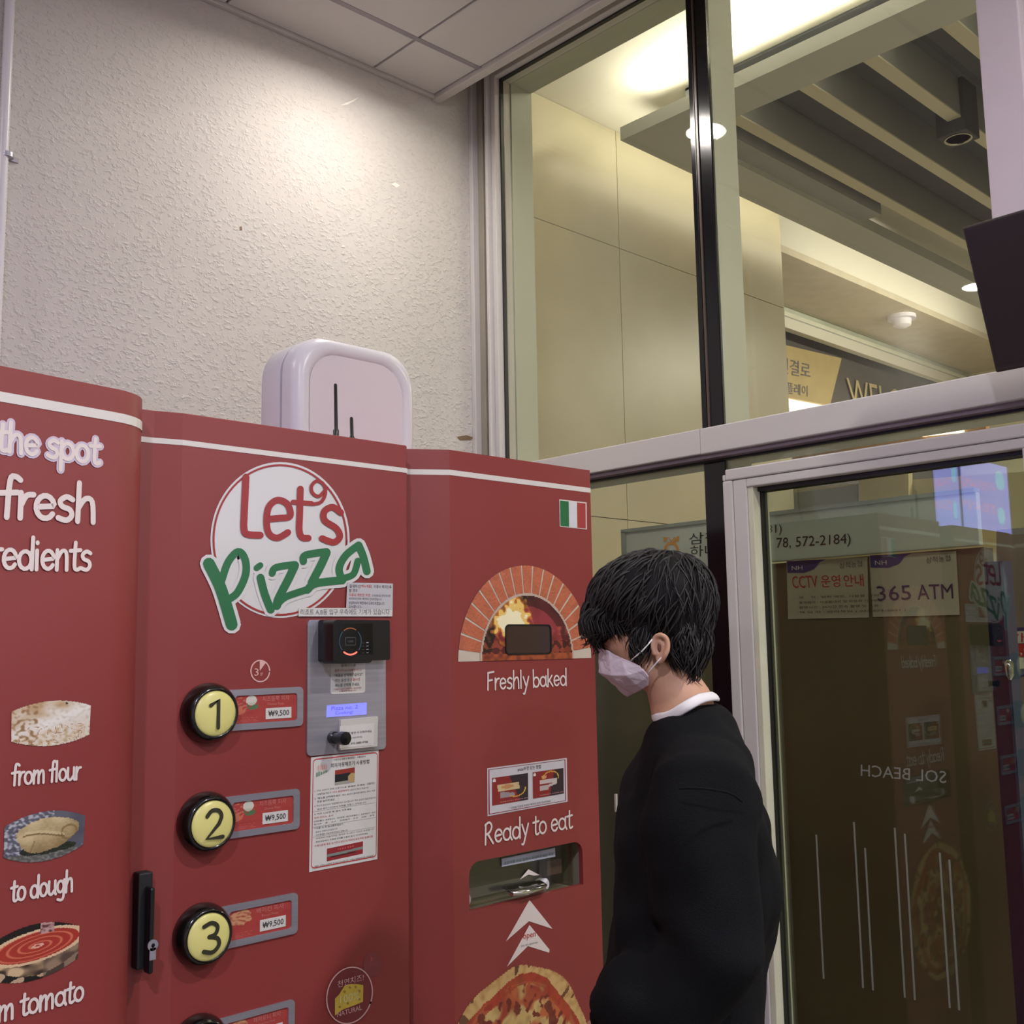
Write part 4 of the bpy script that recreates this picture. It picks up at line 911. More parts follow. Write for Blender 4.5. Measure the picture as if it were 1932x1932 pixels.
# flag
Q = [(1056, 993.5), (1107, 999), (1106.5, 948), (1055, 942)]
fl = sheet(cr_, 'flag_sticker', PM, Q, STRIPE, .0005, .0004, label='green, white and red flag sticker')
q = pq(PM, Q, .0014)
for (s0, s1, m_) in ((.03, .34, GREEN), (.35, .64, mat('flag_white', (216, 216, 222), .4)), (.65, .965, mat('flag_red', (168, 62, 62), .4))):
    MB().add([bil(q, s, t) for s, t in ((s0, .03), (s1, .03), (s1, .96), (s0, .96))], [(0, 1, 2, 3)]).build('flag_band', m_, fl)
# printed oven arch
oc = PM.at(989, 1241); 
ax0, ax1 = PM.at(864, 1249).x, PM.at(1115, 1240).x; az1 = PM.at(992, 1067).z; az0 = (PM.at(864, 1249).z+PM.at(1115, 1241).z)/2
cx, Rx, Rz = (ax0+ax1)/2, (ax1-ax0)/2, az1-az0
def arch(fr_, a, off): return PM.pt(sgn*(cx+Rx*fr_*math.cos(a)), az0+Rz*(fr_*.985+.015)*math.sin(a), off) if fr_ < 2 else None
ri = .705
oa = MB().add([PM.pt(sgn*(cx+Rx*math.cos(math.pi*i/40)), az0+Rz*math.sin(math.pi*i/40), e1) for i in range(41)], [tuple(range(41))]).build('oven_print', mat('mortar_print', (206, 192, 176), .5), cr_, label='printed brick oven arch with flames')
BRK = mat('brick_print', (190, 104, 72), .6, var=.12, scale=40, bump=.3, bscale=160)
nb_ = 17
for k in range(nb_):
    g = .055*math.pi/nb_*2.2
    a0 = math.pi*(.035+(k)/nb_*.93)+g*.5; a1 = math.pi*(.035+(k+1)/nb_*.93)-g*.5
    aa = [a0+(a1-a0)*i/4 for i in range(5)]
    MB().add([PM.pt(sgn*(cx+Rx*math.cos(a)), az0+Rz*math.sin(a), e2) for a in aa]+[PM.pt(sgn*(cx+Rx*ri*math.cos(a)), az0+Rz*ri*math.sin(a), e2) for a in aa[::-1]], [tuple(range(10))]).build('printed_brick', BRK, oa)
def fire(s, t):
    r = math.hypot((s-.5)*2, t)
    if r > 1: return None
    if r > .965: return (196, 176, 160)
    n1 = nz(s*1.4, t, 4.5, 1); n2 = nz(s*2, t, 11, 2)
    c = mix((150, 56, 62), (120, 40, 40), n1*1.5+(1-t)*.4)
    if s < .5 and r > .78 and t > .12: c = mix((34, 20, 14), (150, 96, 60), (r-.88)*6+n2)
    elif s > .5 and r > .80: c = mix((90, 34, 36), (60, 24, 24), n1*2)
    if t < .10: c = mix((170, 84, 48), (120, 54, 34), n2*1.5+.3)
    elif t < .28: c = mix(c, (150, 70, 40) if n2 > 0 else (60, 22, 18), .7)
    d = math.hypot((s-.33)/.20, (t-.56)/.42) + n2*.5+n1*.3
    if t > .2:
        if d < .55: c = (250, 240, 200)
        elif d < .78: c = (240, 200, 110)
        elif d < 1.0: c = mix((214, 130, 50), c, (d-.78)*3)
    if .36 < t < .5 and s > .55: c = mix(c, (190, 90, 70), .3+n2)
    return c
FX = Rx*ri
patch('flame_picture', fire, [PM.pt(sgn*(cx-FX), az0, e2+.0006), PM.pt(sgn*(cx+FX), az0, e2+.0006), PM.pt(sgn*(cx+FX), az0+Rz*ri, e2+.0006), PM.pt(sgn*(cx-FX), az0+Rz*ri, e2+.0006)], 110, 74, PRINT, oa)
wx0, wx1, wz0, wz1 = PM.at(952, 1207).x, PM.at(1038, 1207).x, PM.at(994, 1234).z, PM.at(994, 1179).z
MB().holed(RR(PM, wx0-.001, wx1+.001, wz0-.001, wz1+.001, .011, .002), RR(PM, wx0+.002, wx1-.003, wz0+.002, wz1-.002, .009, .002), PM.n*.0025).build('viewing_window_rim', BLACKP, cr_)
MB().poly(RR(PM, wx0, wx1, wz0, wz1, .011, .0028), PM.n*.0003).build('viewing_window', mat('dark_glass', (62, 44, 42), .08), cr_, label='dark glazed viewing window')
words(cr_, INK, 'Freshly baked', PM, (919, 1302), (1070, 1293), .0235, e2, .085)
words(cr_, INK, 'Ready to eat', PM, (914, 1594), (1080, 1562), .0265, e2, .085)
# small picture notice
Q = [(919.5, 1540), (1070.5, 1512.5), (1069, 1430), (919, 1449.5)]
pn = sheet(cr_, 'picture_notice', PM, Q, mat('notice_pale', (206, 202, 208), .4, var=.02), .0006, label='white notice with two box pictures')
q = pq(PM, Q, .0018); mb = MB(); stroke2d([(.022, .035), (.978, .035), (.978, .965), (.022, .965), (.022, .035)], .007, lambda X, Y: bil(q, X, Y), mb, False); mb.build('red_border', mat('ink_crimson', (150, 44, 56), .5), pn)
lines(pn, PM, Q, .0019, [('pizza뚜껑 닫는 방법', .37, .66, .83, .93, None, 0), ('* 상자를 닫을때 뚜껑이 빠지지 않게 조심하세요', .26, .78, .06, .11, GREYINK, 0)])
def boxpic(k):
    def f(s, t):
        c = (140, 40, 40)
        if s > .62-.3*(t-.5)*(1 if k == 0 else -.6): c = (52, 36, 46)
        lid = abs(t-.60) < .13 and abs(s-.45+.1*(t-.6)) < .30 if k == 0 else (abs(t-.58) < .09 and abs(s-.50) < .28)
        if lid: c = (206, 184, 138) if k == 0 else (198, 186, 184)
        if k == 0 and math.hypot((s-.42)/.18, (t-.61)/.07) < 1: c = (196, 138, 92)
        if (k == 0 and .22 < s < .62 and .22 < t < .45 - .25*(s-.22)): c = (158, 144, 148)
        if k == 1 and .22 < s < .50 and .24 < t < .44 and s < .5: c = (188, 172, 168)
        if k == 1 and .5 <= s < .78 and abs(t-.40-.3*(s-.5)) < .05: c = (198, 184, 180)
        if k == 1 and math.hypot((s-.36)/.09, (t-.76)/.07) < 1: c = (206, 150, 116)
        r_ = math.hypot((s-.66)/.26, (t-.48)/.28) if k == 0 else math.hypot((s-.58)/.25, (t-.70)/.24)
        if abs(r_-1) < .07 and ((k == 0 and t < .5 and s > .5) or (k == 1 and t > .62)): c = (216, 172, 60)
        if math.hypot((s-.06)/.045, (t-.9)/.06) < 1: c = (220, 214, 210)
        if t < .09 and t > .05 and s > .2 and math.sin(s*170) > 0: c = (200, 150, 150)
        return c
    return f
for k, (s0, s1) in enumerate(((.058, .495), (.555, .955))):
    patch('box_picture', boxpic(k), [bil(q, s, t) for s, t in ((s0, .20), (s1, .20), (s1, .78), (s0, .78))], 50, 32, PRINT, pn)
# delivery hatch: recess behind, clear flap with stickers, chrome handle
dpt = .22
hb = MB()
hb.add([(hx0-.01, D+.012, hzb-.01), (hx1+.01, D+.012, hzb-.01), (hx1+.01, D+dpt, hzb-.01), (hx0-.01, D+dpt, hzb-.01), (hx0-.01, D+.012, hzt+.02), (hx1+.01, D+.012, hzt+.02), (hx1+.01, D+dpt, hzt+.02), (hx0-.01, D+dpt, hzt+.02)],
       [(0,1,2,3), (4,5,6,7), (2,3,7,6), (0,3,7,4), (1,2,6,5)])
hb.build('hatch_recess', mat('hatch_grey', (150, 142, 122), .35, var=.1, scale=8), cr_)
MB().box((hx0+.06, D+.10, hzb-.005), (hx1-.03, D+.20, hzb+.016)).build('delivery_tray', STEEL, cr_)
for (x_, y_) in ((hx0+.013, D+.035), (PM.at(1022, 1668, -.03).x, D+.03)):
    MB().lathe((x_, y_, hzb+.016 if x_ < hx0+.05 else PM.at(1022, 1668, -.03).z), (.3, -1, 0), [(0, -.012), (.010, -.012), (.013, -.006), (.013, .010), (.009, .014), (0, .014)], 20).build('white_roller', WPL, cr_, smooth=True)
MB().box((PM.at(1032, 1636, -.05).x, D+.05, PM.at(1045, 1650, -.05).z), (PM.at(1060, 1636, -.05).x, D+.055, PM.at(1045, 1622, -.05).z)).build('sensor_card', mat('sensor_sticker', (120, 96, 84), .5), cr_)
flp = MB().hexa([(hx0+.002, D+.022, hzb+.002), (hx1-.012, D+.022, hzb+.002), (hx1-.012, D+.022, hzt-.001), (hx0+.002, D+.022, hzt-.001)], (0, .003, 0)).build('hatch_flap', glass('flap_acrylic', (.85, .85, .80), 1.4), cr_)
PFl = Plane((0, D+.0205, 0), (0, -1, 0))
Q = [(946.5, 1635.5), (1047.5, 1616), (1047, 1599.5), (946, 1620)]
st_ = sheet(flp, 'flap_sticker', PFl, Q, mat('sticker_lilac', (172, 174, 190), .4), 0, .0004)
mb = MB(); text(mb, '손잡이를 위로 밀면서 꺼내어주세요 뚜껑', pq(PFl, [(951, 1632), (1044, 1614), (1044, 1608), (951, 1626)], .0008), .01); mb.build('sticker_lettering', GREEN, flp)
MB().poly([PFl.at(*p, .0006) for p in ((980.5, 1659.5), (997, 1640), (1018, 1651), (1007, 1652), (997, 1650))]).build('flap_chevron', INK, flp)
h0, h1 = PFl.at(958, 1683, .02), PFl.at(1030, 1670, .02)
MB().tube([h0, h0.lerp(h1, .03)+Vector((0, -.010, -.002)), h0.lerp(h1, .35)+Vector((0, -.014, -.003)), h0.lerp(h1, .8)+Vector((0,-.012,-.001)), h1], [.003, .006, .0062, .0058, .003], 10).hexa([h0+Vector((0,0,.002)), h1+Vector((0,0,.002)), h1+Vector((0,.018,.006)), h0+Vector((0,.018,.006))], (0,0,.002)).build('flap_handle', CHROME, flp, smooth=True)
# chevrons
mb = MB().poly([PM.at(*p, e1) for p in ((954.5, 1776), (999, 1698), (1042.5, 1752.5), (998, 1738))])
mb.build('white_chevron', INK, cr_)
ch = MB().poly([PM.at(*p, e1) for p in ((956, 1824.5), (999, 1745), (1037, 1792), (1036, 1797.5), (996, 1785))]).build('white_chevron', INK, cr_)
mb = MB(); text(mb, 'open', pq(PM, [(987, 1776), (1011, 1770), (1011, 1759), (987, 1764)], e2), .0); mb.build('lettering', REDINK, ch)
mb = MB(); text(mb, '문을 위로 올려주세요', pq(PM, [(983, 1787), (1015, 1779.5), (1015, 1776), (983, 1783.5)], e2), .0); mb.build('lettering', GREYINK, ch)
# big pizza picture
def pizza(s, t):
    x, y = (s-.5)*2, (t-.5)*2; r = math.hypot(x, y); a = math.atan2(y, x)
    lim = .985+.012*math.sin(a*9)+.012*nz(a, 1, 3)
    if r > lim: return None
    n1 = nz(x, y, 3.2, 1); n2 = nz(x, y, 7, 4); n3 = nz(x, y, 15, 9)
    rc = .885+.04*math.sin(a*5+1)+.02*nz(a, 2, 6)
    if r > rc:
        c = mix((206, 170, 112), (178, 130, 76), (r-rc)*4+n3)
        if nz(a*7, r*3, 1.6, 3) > .33: c = (110, 72, 50)
        return c
    n4 = nz(x+9, y, 5, 5); n5 = nz(x, y, 10, 12)
    c = mix((158, 62, 42), (190, 104, 60), n1*1.3+.4)
    ch = n4*.9+n2*.7+n5*.4
    if ch > -.14 and r < .84: c = mix(c, (206, 176, 112), (ch+.14)*3.2)
    if n3 > .12 and ch < .3: c = mix(c, (118, 44, 34), min(1, (n3-.16)*7))
    if r > rc-.10: c = mix(c, (170, 58, 38), .7)
    if nz(x+5, y, 6.5, 2) > .34: c = mix(c, (108, 42, 34), .85)
    return mix(c, (120, 70, 40), max(0, n5)*.5)
pcx = PM.at(1000, 1932).x
pr = PM.at(1110, 1905).x; pz1 = PM.at(1020, 1809).z; prad = .215
pxc = pr-prad; pzc = pz1-prad
patch('pizza_picture', pizza, [PM.pt(sgn*(pxc-prad), pzc-prad, e1), PM.pt(sgn*(pxc+prad), pzc-prad, e1), PM.pt(sgn*(pxc+prad), pzc+prad, e1), PM.pt(sgn*(pxc-prad), pzc+prad, e1)], 170, 170, PRINT, cr_)

# ================================================================ on top of the machine
ap = thing('air_purifier', (1.5, 2.2, ZM), 'white rounded box appliance standing on top of the red machine', 'appliance')
PAp = Plane((0, 2.10, 0), (0, -1, 0))
ax0_, ax1_ = PAp.at(541, 780).x, PAp.at(769, 780).x; azt = PAp.at(650, 651).z
def sq(x0, x1, z0, z1, y, r, seg=7, bul=0):
    pts = []
    for (cu, cz, a0) in ((x0+r, z0+r, 180), (x1-r, z0+r, 270), (x1-r, z1-r, 0), (x0+r, z1-r, 90)):
        for i in range(seg+1):
            a = math.radians(a0+90*i/seg); pts.append(Vector((cu+r*math.cos(a), y, cz+r*math.sin(a))))
    return pts
zbm = ZM+.004
def shell(y, ins, r): return sq(ax0_+ins, ax1_-ins, zbm+ins*.5, azt-ins, y, r)
MB().rings([shell(2.128, .012, .085), shell(2.130, .0, .09), shell(2.21, .0, .09), shell(2.245, .02, .08), shell(2.25, .05, .06)]).build('rear_shell', WPL, ap, smooth=True)
MB().rings([shell(2.120, .006, .085), shell(2.129, .006, .085)]).build('seam', mat('grey_seam', (112, 112, 126), .5), ap)
MB().rings([shell(2.121, .0, .09), shell(2.09, .0, .09), shell(2.072, .006, .088), shell(2.064, .016, .085), shell(2.062, .026, .08), shell(2.066, .036, .078), shell(2.070, .040, .076)], cap=True).build('front_shell', WPL, ap, smooth=True)
MB().add(shell(2.0685, .040, .076), [tuple(range(32))]).build('front_panel', mat('pale_pink_panel', (222, 212, 220), .16, var=.01), ap, smooth=False)
mb = MB()
for i in range(9):
    x = PAp.at(624+i*6.5, 690, .03).x; z = azt-.0315-.0004*i
    if i not in (3, 6): mb.box((x, 2.0655, z), (x+.004, 2.0665, z+.0014))
mb.build('touch_icons', mat('grey_icons', (150, 144, 158), .5), ap)
rt = thing('wireless_router', (1.42, 1.85, ZM), 'small black router on the red machine with two thin upright antennas showing', 'router')
PRt = Plane((0, 1.86, 0), (0, -1, 0))
a0_, a1_, b0_, b1_ = PRt.at(634, 812), PRt.at(633, 724), PRt.at(664, 826), PRt.at(663, 787)
MB().box((a0_.x-.05, 1.84, ZM), (b0_.x+.04, 1.93, ZM+.022)).build('case', BLACKP, rt, bevel=.004)
for (p, q_) in ((a0_, a1_), (b0_, b1_)):
    base = Vector((p.x, 1.86, ZM+.022))
    MB().tube([base, p, p+Vector((0,0,.004)), q_-Vector((0,0,.002)), q_], [.0062, .0062, .0038, .0036, .002], 10).build('antenna', BLACKP, rt, smooth=True)
# illuminated sign box on the machine's far left end, and an added lit panel on the window wall: both mirrored in the glass and the gloss
LS = mat('lit_sign', (150, 150, 240), .4, emit=1.3)
sb = thing('sign_box', (.12, 2.0, ZM), 'lilac lit sign box on top of the far left cabinet', 'sign')
sg_c = col_mat('lit_sign_face', .4, 4.5)
def signface(s, t):
    c = (158, 160, 250)
    if .12 < t < .2 or .5 < t < .56: c = (150, 158, 246)
    if math.hypot((s-.18)/.1, (t-.78)/.14) < 1 or math.hypot((s-.2)/.08, (t-.28)/.12) < 1: c = (150, 210, 250)
    if (.3 < t < .42 or .6 < t < .72) and nz(s, t, 24, 3) > .05 and s > .3: c = (206, 160, 226)
    return c
MB().box((-.02, 2.03, ZM+.04), (.50, 2.15, ZM+.40)).build('case', mat('sign_case', (120, 120, 190), .4, emit=.3), sb)
patch('face', signface, [Vector((.501, 2.035, ZM+.06)), Vector((.501, 2.145, ZM+.06)), Vector((.501, 2.145, ZM+.39)), Vector((.501, 2.035, ZM+.39))], 30, 40, sg_c, sb)
patch('face', signface, [Vector((-.01, 2.029, ZM+.06)), Vector((.49, 2.029, ZM+.06)), Vector((.49, 2.029, ZM+.39)), Vector((-.01, 2.029, ZM+.39))], 80, 40, sg_c, sb)
MB().box((.08, 2.07, ZM), (.40, 2.11, ZM+.04)).build('stand', BLACKM, sb)
ls = thing('added_light_panel', (2.44, -.9, H+.4), 'added unseen lilac white light panel high on the window wall behind the viewer', 'sign')  # unseen panel added for cool light and gloss on the machine
MB().box((2.47, -1.9, H+.50), (2.50, -.36, H+.95)).build('housing', WPL, ls)
MB().box((2.462, -1.88, H+.52), (2.47, -.38, H+.93)).build('face', mat('lit_face', (200, 200, 255), .4, emit=3.0), ls)

# ================================================================ the man in the black sweater
hdg = YAW - math.atan((1262-966)/F)                # direction of sight to him
V = Vector((math.cos(hdg), math.sin(hdg), 0)); LT = -V            # his left side is towards the viewer
FWD = Vector((-V.y, V.x, 0)); UP = Vector((0, 0, 1))              # he faces left along the machine
PD0 = 1.74
def pp(x, y, off=0.0):                        # pixel to a point on his mid plane, moved off metres to his left side
    d = ray(x, y); return CAM + d*((PD0-off)/d.dot(V))
KP = PD0/F
O = pp(1262, 1600); O = Vector((O.x, O.y, 0))
man = thing('person', O, 'young man in a black sweater and white face mask, head bowed towards the red machine', 'person')
SKIN = mat('skin', (196, 150, 124), .5, var=.05, scale=14)
SKIN.node_tree.nodes['Principled BSDF'].inputs['Subsurface Weight'].default_value = .12
SKIN.node_tree.nodes['Principled BSDF'].inputs['Subsurface Radius'].default_value = (.02, .008, .005)
HAIRM = mat('black_hair', (20, 18, 20), .7, var=.3, scale=30)
KNIT = mat('black_knit', (17, 17, 20), .95, var=.12, scale=5, bump=.25, bscale=500)
for m_ in (KNIT, HAIRM): m_.node_tree.nodes['Principled BSDF'].inputs['Specular IOR Level'].default_value = .15
TEE = mat('white_cotton', (226, 222, 224), .8, var=.02)
MASKM = mat('mask_fabric', (214, 200, 212), .75, var=.03, scale=20, bump=.1, bscale=300)
TROU = mat('dark_trousers', (34, 36, 44), .85, var=.1, scale=10)
def remesh(o, vox, sm=4, disp=None, dstr=0):
    r = o.modifiers.new('remesh', 'REMESH'); r.mode = 'VOXEL'; r.voxel_size = vox; r.use_smooth_shade = True
    s = o.modifiers.new('smooth', 'SMOOTH'); s.factor = .6; s.iterations = sm
    if disp:
        tx = bpy.data.textures.new(o.name+'_folds', 'CLOUDS'); tx.noise_scale = disp; tx.noise_depth = 1
        d = o.modifiers.new('folds', 'DISPLACE'); d.texture = tx; d.strength = dstr; d.mid_level = .5
def oval(c, rf, rl, n=28, e=2.2, tilt=0.0, ax=None):     # ring: forward radius rf, sideways radius rl
    out = []
    for j in range(n):
        a = 2*math.pi*j/n; ca, sa = math.cos(a), math.sin(a)
        p = FWD*(rf*math.copysign(abs(ca)**(2/e), ca)) + LT*(rl*math.copysign(abs(sa)**(2/e), sa))
        out.append(c + p + UP*(tilt*ca*rf))
    return out
def ring_px(fx, bx, y, rl, e=2.3, tilt=0.0, fy=None):
    c = (pp(fx, y)+pp(bx, y))*.5; return oval(c, (bx-fx)/2*KP, rl, 28, e, tilt)
# --- body: head, neck, torso, hips, legs and hands grow as one surface
bd = MB()
EX, EY, EZ = FWD, LT, UP
c = pp(1236, 1142); bd.ell(c, (.088, .070, .088), EX, EY, EZ)                     # skull
bd.ell(pp(1206, 1206), (.054, .058, .062), EX, EY, EZ)                            # face
bd.ell(pp(1198, 1248), (.043, .047, .040), EX, EY, EZ)                            # lower face
bd.ell(pp(1226, 1258), (.040, .053, .036), (EX+UP*-.35).normalized(), EY, (EZ+EX*.35).normalized())   # jaw
bd.ell(pp(1160, 1216), (.018, .022, .022), EX, EY, EZ)                            # brow
bd.tube([pp(1160, 1214), pp(1152, 1236), pp(1150, 1248), pp(1160, 1258)], [.009, .010, .011, .009], 10)   # nose
bd.rings([oval(pp(1254, 1250), .044, .052, tilt=-.3), oval(pp(1268, 1288), .040, .052, tilt=-.35), oval(pp(1284, 1325), .046, .056, tilt=-.4), oval(pp(1298, 1365), .046, .060, tilt=-.3), oval(pp(1304, 1420), .060, .08)])
bd.rings([ring_px(1256, 1368, 1450, .11), ring_px(1215, 1410, 1520, .14), ring_px(1205, 1420, 1700, .15), ring_px(1205, 1415, 1900, .15), ring_px(1205, 1430, 2060, .155), ring_px(1210, 1430, 2160, .15)])
ankle = O.z+.09
hipz = pp(1310, 2120).z
for sd in (1, -1):
    hipc = pp(1312, 2120)+LT*sd*.085; knee = hipc+FWD*.02+UP*(.50-hipz); ank = Vector((O.x, O.y, .085))+LT*sd*.10-FWD*.05
    bd.tube([hipc, hipc.lerp(knee, .5), knee, knee.lerp(ank, .4), ank], [.085, .072, .055, .056, .040], 14)
# near arm: shoulder, elbow, wrist; the forearm comes forward
S1, E1_, W1 = pp(1326, 1495, .155), pp(1354, 1790, .195), pp(1166, 1932, .16)
S2, E2_, W2 = pp(1320, 1470, -.15), pp(1375, 1780, -.21), pp(1190, 1960, -.13)
for (s_, e_, w_) in ((S1, E1_, W1), (S2, E2_, W2)):
    bd.tube([s_, s_.lerp(e_, .5), e_, e_.lerp(w_, .4), w_], [.052, .046, .040, .037, .026], 12)
def handmesh(mb, w, d, n, side, scale=1.0):       # palm with four fingers and a thumb; d = forward, n = back of hand
    d = d.normalized(); n = (n-d*n.dot(d)).normalized(); t = d.cross(n)*side
    palm = w+d*.045
    mb.ell(palm, (.050, .040, .015), d, t, n, 14, 8); mb.tube([w-d*.02, w+d*.02], [.026, .028], 10)
    for k, (off_, ln) in enumerate(((.030, .070), (.010, .078), (-.011, .072), (-.031, .056))):
        b = w+d*.082+t*off_; k1 = b+(d*.75-n*.45)*ln*.45; k2 = k1+(d*.25-n*.9)*ln*.33; k3 = k2+(-d*.2-n*.8)*ln*.22
        mb.tube([w+d*.05+t*off_*.8, b, k1, k2, k3], [.010, .0098, .0088, .0080, .0064], 8)
    b = w+d*.02+t*.032; mb.tube([b-t*.012, b+t*.016+d*.014-n*.008, b+t*.024+d*.040-n*.022, b+t*.018+d*.060-n*.034], [.014, .0120, .0105, .0082], 8)
df = (W1-E1_).normalized()
handmesh(bd, W1+df*.015, (df*.8+FWD*.2-UP*.45), UP*.8+LT*.3, 1)
handmesh(bd, W2, (FWD*.6-UP*.6), UP*.6+FWD*.3, -1)
body = bd.build('body', SKIN, man, smooth='all'); remesh(body, .0048, 3)
# ear: helix rim, concha, lobe
ear = MB(); eo = .071
pts = [(1236, 1236), (1232, 1218), (1236, 1203), (1247, 1198), (1258, 1206), (1260, 1222), (1255, 1236), (1247, 1247), (1241, 1247)]
P_ = [pp(x, y, eo+(.010 if 2 < i < 7 else .004)) for i, (x, y) in enumerate(pts)]
P_ = [Vector(p) for p in smoothpts([tuple(p) for p in P_], 4)]
ear.tube(P_, .0042, 8)
ear.ell(pp(1247, 1221, eo-.001), (.013, .006, .020), (EX*.95+UP*.15).normalized(), EY, (UP-EX*.15).normalized(), 14, 8)
ear.tube([pp(1238, 1212, eo+.002), pp(1246, 1210, eo+.006), pp(1251, 1220, eo+.006), pp(1246, 1234, eo+.004)], .003, 6)
ear.ell(pp(1244, 1244, eo+.003), (.006, .004, .007), EX, EY, UP, 10, 6)
eo_ = ear.build('ear', SKIN, man, smooth='all'); remesh(eo_, .0022, 2)
ear2 = MB(); ear2.ell(pp(1247, 1222, -.076), (.014, .008, .024), EX, EY, UP, 14, 8); ear2.build('ear', SKIN, man, smooth='all')
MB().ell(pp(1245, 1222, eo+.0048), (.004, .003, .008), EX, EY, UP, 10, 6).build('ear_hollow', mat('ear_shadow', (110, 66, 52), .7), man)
for s_ in (1, -1):
    MB().ell(pp(1166, 1212, .034*s_), (.008, .008, .007), EX, EY, UP, 12, 8).build('eye', mat('eye_white', (190, 180, 172), .3), man, smooth='all')
    MB().tube([pp(1153, 1213, .024*s_), pp(1160, 1211, .036*s_), pp(1172, 1212, .047*s_)], [.001, .0022, .001], 6).build('eyelid', HAIRM, man)
# --- hair: full shell with a lighter nape, then loose locks over it
hr = MB()
hr.ell(pp(1229, 1130), (.099, .083, .076), EX, EY, EZ, 24, 14)
hr.ell(pp(1262, 1136), (.074, .084, .082), EX, EY, EZ, 22, 12)
hr.ell(pp(1168, 1150), (.055, .062, .046), (EX-UP*.35).normalized(), EY, (EZ+EX*.35).normalized())
hr.ell(pp(1150, 1176), (.034, .052, .030), (EX-UP*.6).normalized(), EY, (EZ+EX*.6).normalized())
hr.ell(pp(1240, 1092), (.078, .066, .046), EX, EY, EZ)
hr.ell(pp(1300, 1190), (.036, .066, .062), EX, EY, EZ)
hr.ell(pp(1298, 1236), (.026, .054, .042), (EX-UP*.1).normalized(), EY, EZ)
hr.ell(pp(1289, 1200, .05), (.024, .026, .052), EX, EY, EZ)
hr.ell(pp(1212, 1196, .055), (.020, .016, .036), EX, EY, EZ)
hr.ell(pp(1212, 1222, .060), (.008, .008, .018), EX, EY, EZ)
hair = hr.build('hair', HAIRM, man, smooth='all'); remesh(hair, .006, 5, .035, .008)
# locks
centres = [(pp(1229, 1130), (.100, .084, .078)), (pp(1262, 1136), (.076, .085, .084)), (pp(1168, 1150), (.056, .063, .048)), (pp(1240, 1092), (.080, .067, .048)), (pp(1300, 1190), (.038, .067, .064)), (pp(1152, 1172), (.036, .052, .036)), (pp(1289, 1200, .05), (.026, .0275, .054)), (pp(1212, 1196, .055), (.021, .0175, .036)), (pp(1298, 1236), (.028, .056, .044))]
def inside(p):
    for c_, r_ in centres:
        q = p-c_
        if (q.dot(EX)/r_[0])**2+(q.dot(EY)/r_[1])**2+(q.dot(EZ)/r_[2])**2 < 1: return True
    return False
crown = pp(1262, 1062)
lk = MB(); rnd_ = random.Random(3)
for k in range(3400):
    c_, r_ = centres[rnd_.choice((0, 0, 0, 1, 1, 2, 3, 3, 4, 5, 5, 6, 6, 7, 8))]
    a = rnd_.uniform(0, 2*math.pi); zt_ = rnd_.uniform(-.55, 1)
    q = Vector((math.sqrt(1-zt_*zt_)*math.cos(a), math.sqrt(1-zt_*zt_)*math.sin(a), zt_))
    p = c_+EX*q.x*r_[0]+EY*q.y*r_[1]+EZ*q.z*r_[2]
    if inside(c_+(p-c_)*1.03): continue
    nrm = (EX*q.x/r_[0]+EY*q.y/r_[1]+EZ*q.z/r_[2]).normalized()
    dr = (p-crown); dr = dr-nrm*dr.dot(nrm)
    if dr.length < 1e-4: continue
    dr = (dr.normalized()+EX*.25-EZ*.15+Vector((rnd_.uniform(-.7, .7), rnd_.uniform(-.7, .7), rnd_.uniform(-.45, .45)))).normalized(); dr = (dr-nrm*dr.dot(nrm)).normalized()
    ln = rnd_.uniform(.035, .065)*(.55 if r_[0] < .03 else 1); pts = []
    lift = rnd_.uniform(.000, .007); x = p-nrm*.003
    for i in range(6):
        t = i/5; pts.append(x+dr*ln*t+nrm*(lift*math.sin(t*2.6)-t*t*ln*ln*5.5)+Vector((0, 0, -.006*t*t)))
    lk.tube(pts, [.0009, .0016, .0017, .0014, .0009, .0002], 3, cap=False)
# fringe over the brow and tapered locks at the nape, temple and front of the ear
for k in range(330):
    s_ = rnd_.uniform(-.052, .058); x0 = rnd_.uniform(1106, 1195); y0 = 1150+(x0-1150)*.03
    p0 = pp(x0+6, y0, s_); 
    end = pp(x0+rnd_.uniform(-8, 10)-(6 if x0 < 1130 else 0), (1196+rnd_.uniform(-12, 16)) if x0 < 1150 else (1208+rnd_.uniform(-14, 6)), s_*1.06)
    mid = p0.lerp(end, .5)+EX*.010
    lk.tube([p0, p0.lerp(mid, .5)+EX*.004, mid, mid.lerp(end, .6), end], [.0016, .002, .0018, .0013, .0002], 3, cap=False)
for k in range(260):
    s_ = rnd_.uniform(-.055, .062); x0 = rnd_.uniform(1270, 1330)
    p0 = pp(x0, 1200+rnd_.uniform(-30, 16), s_*1.02); end = pp(x0*.55+1294*.45+rnd_.uniform(-6, 6), 1262+rnd_.uniform(-8, 24), s_*.8)
    lk.tube([p0, p0.lerp(end, .4)-EX*.003, p0.lerp(end, .75), end], [.002, .002, .0014, .0003], 3, cap=False)
for k in range(60):
    x0 = rnd_.uniform(1200, 1224); p0 = pp(x0, 1172+rnd_.uniform(-22, 14), .066); end = pp(1211+(x0-1212)*.30, 1218+rnd_.uniform(0, 24), .067)
    lk.tube([p0, p0.lerp(end, .5)+LT*.002, end], [.002, .0016, .0003], 3, cap=False)
lo = lk.build('hair_strands', mat('hair_strand', (30, 26, 26), .62, var=.3, scale=20), man, smooth='all', kind='stuff')
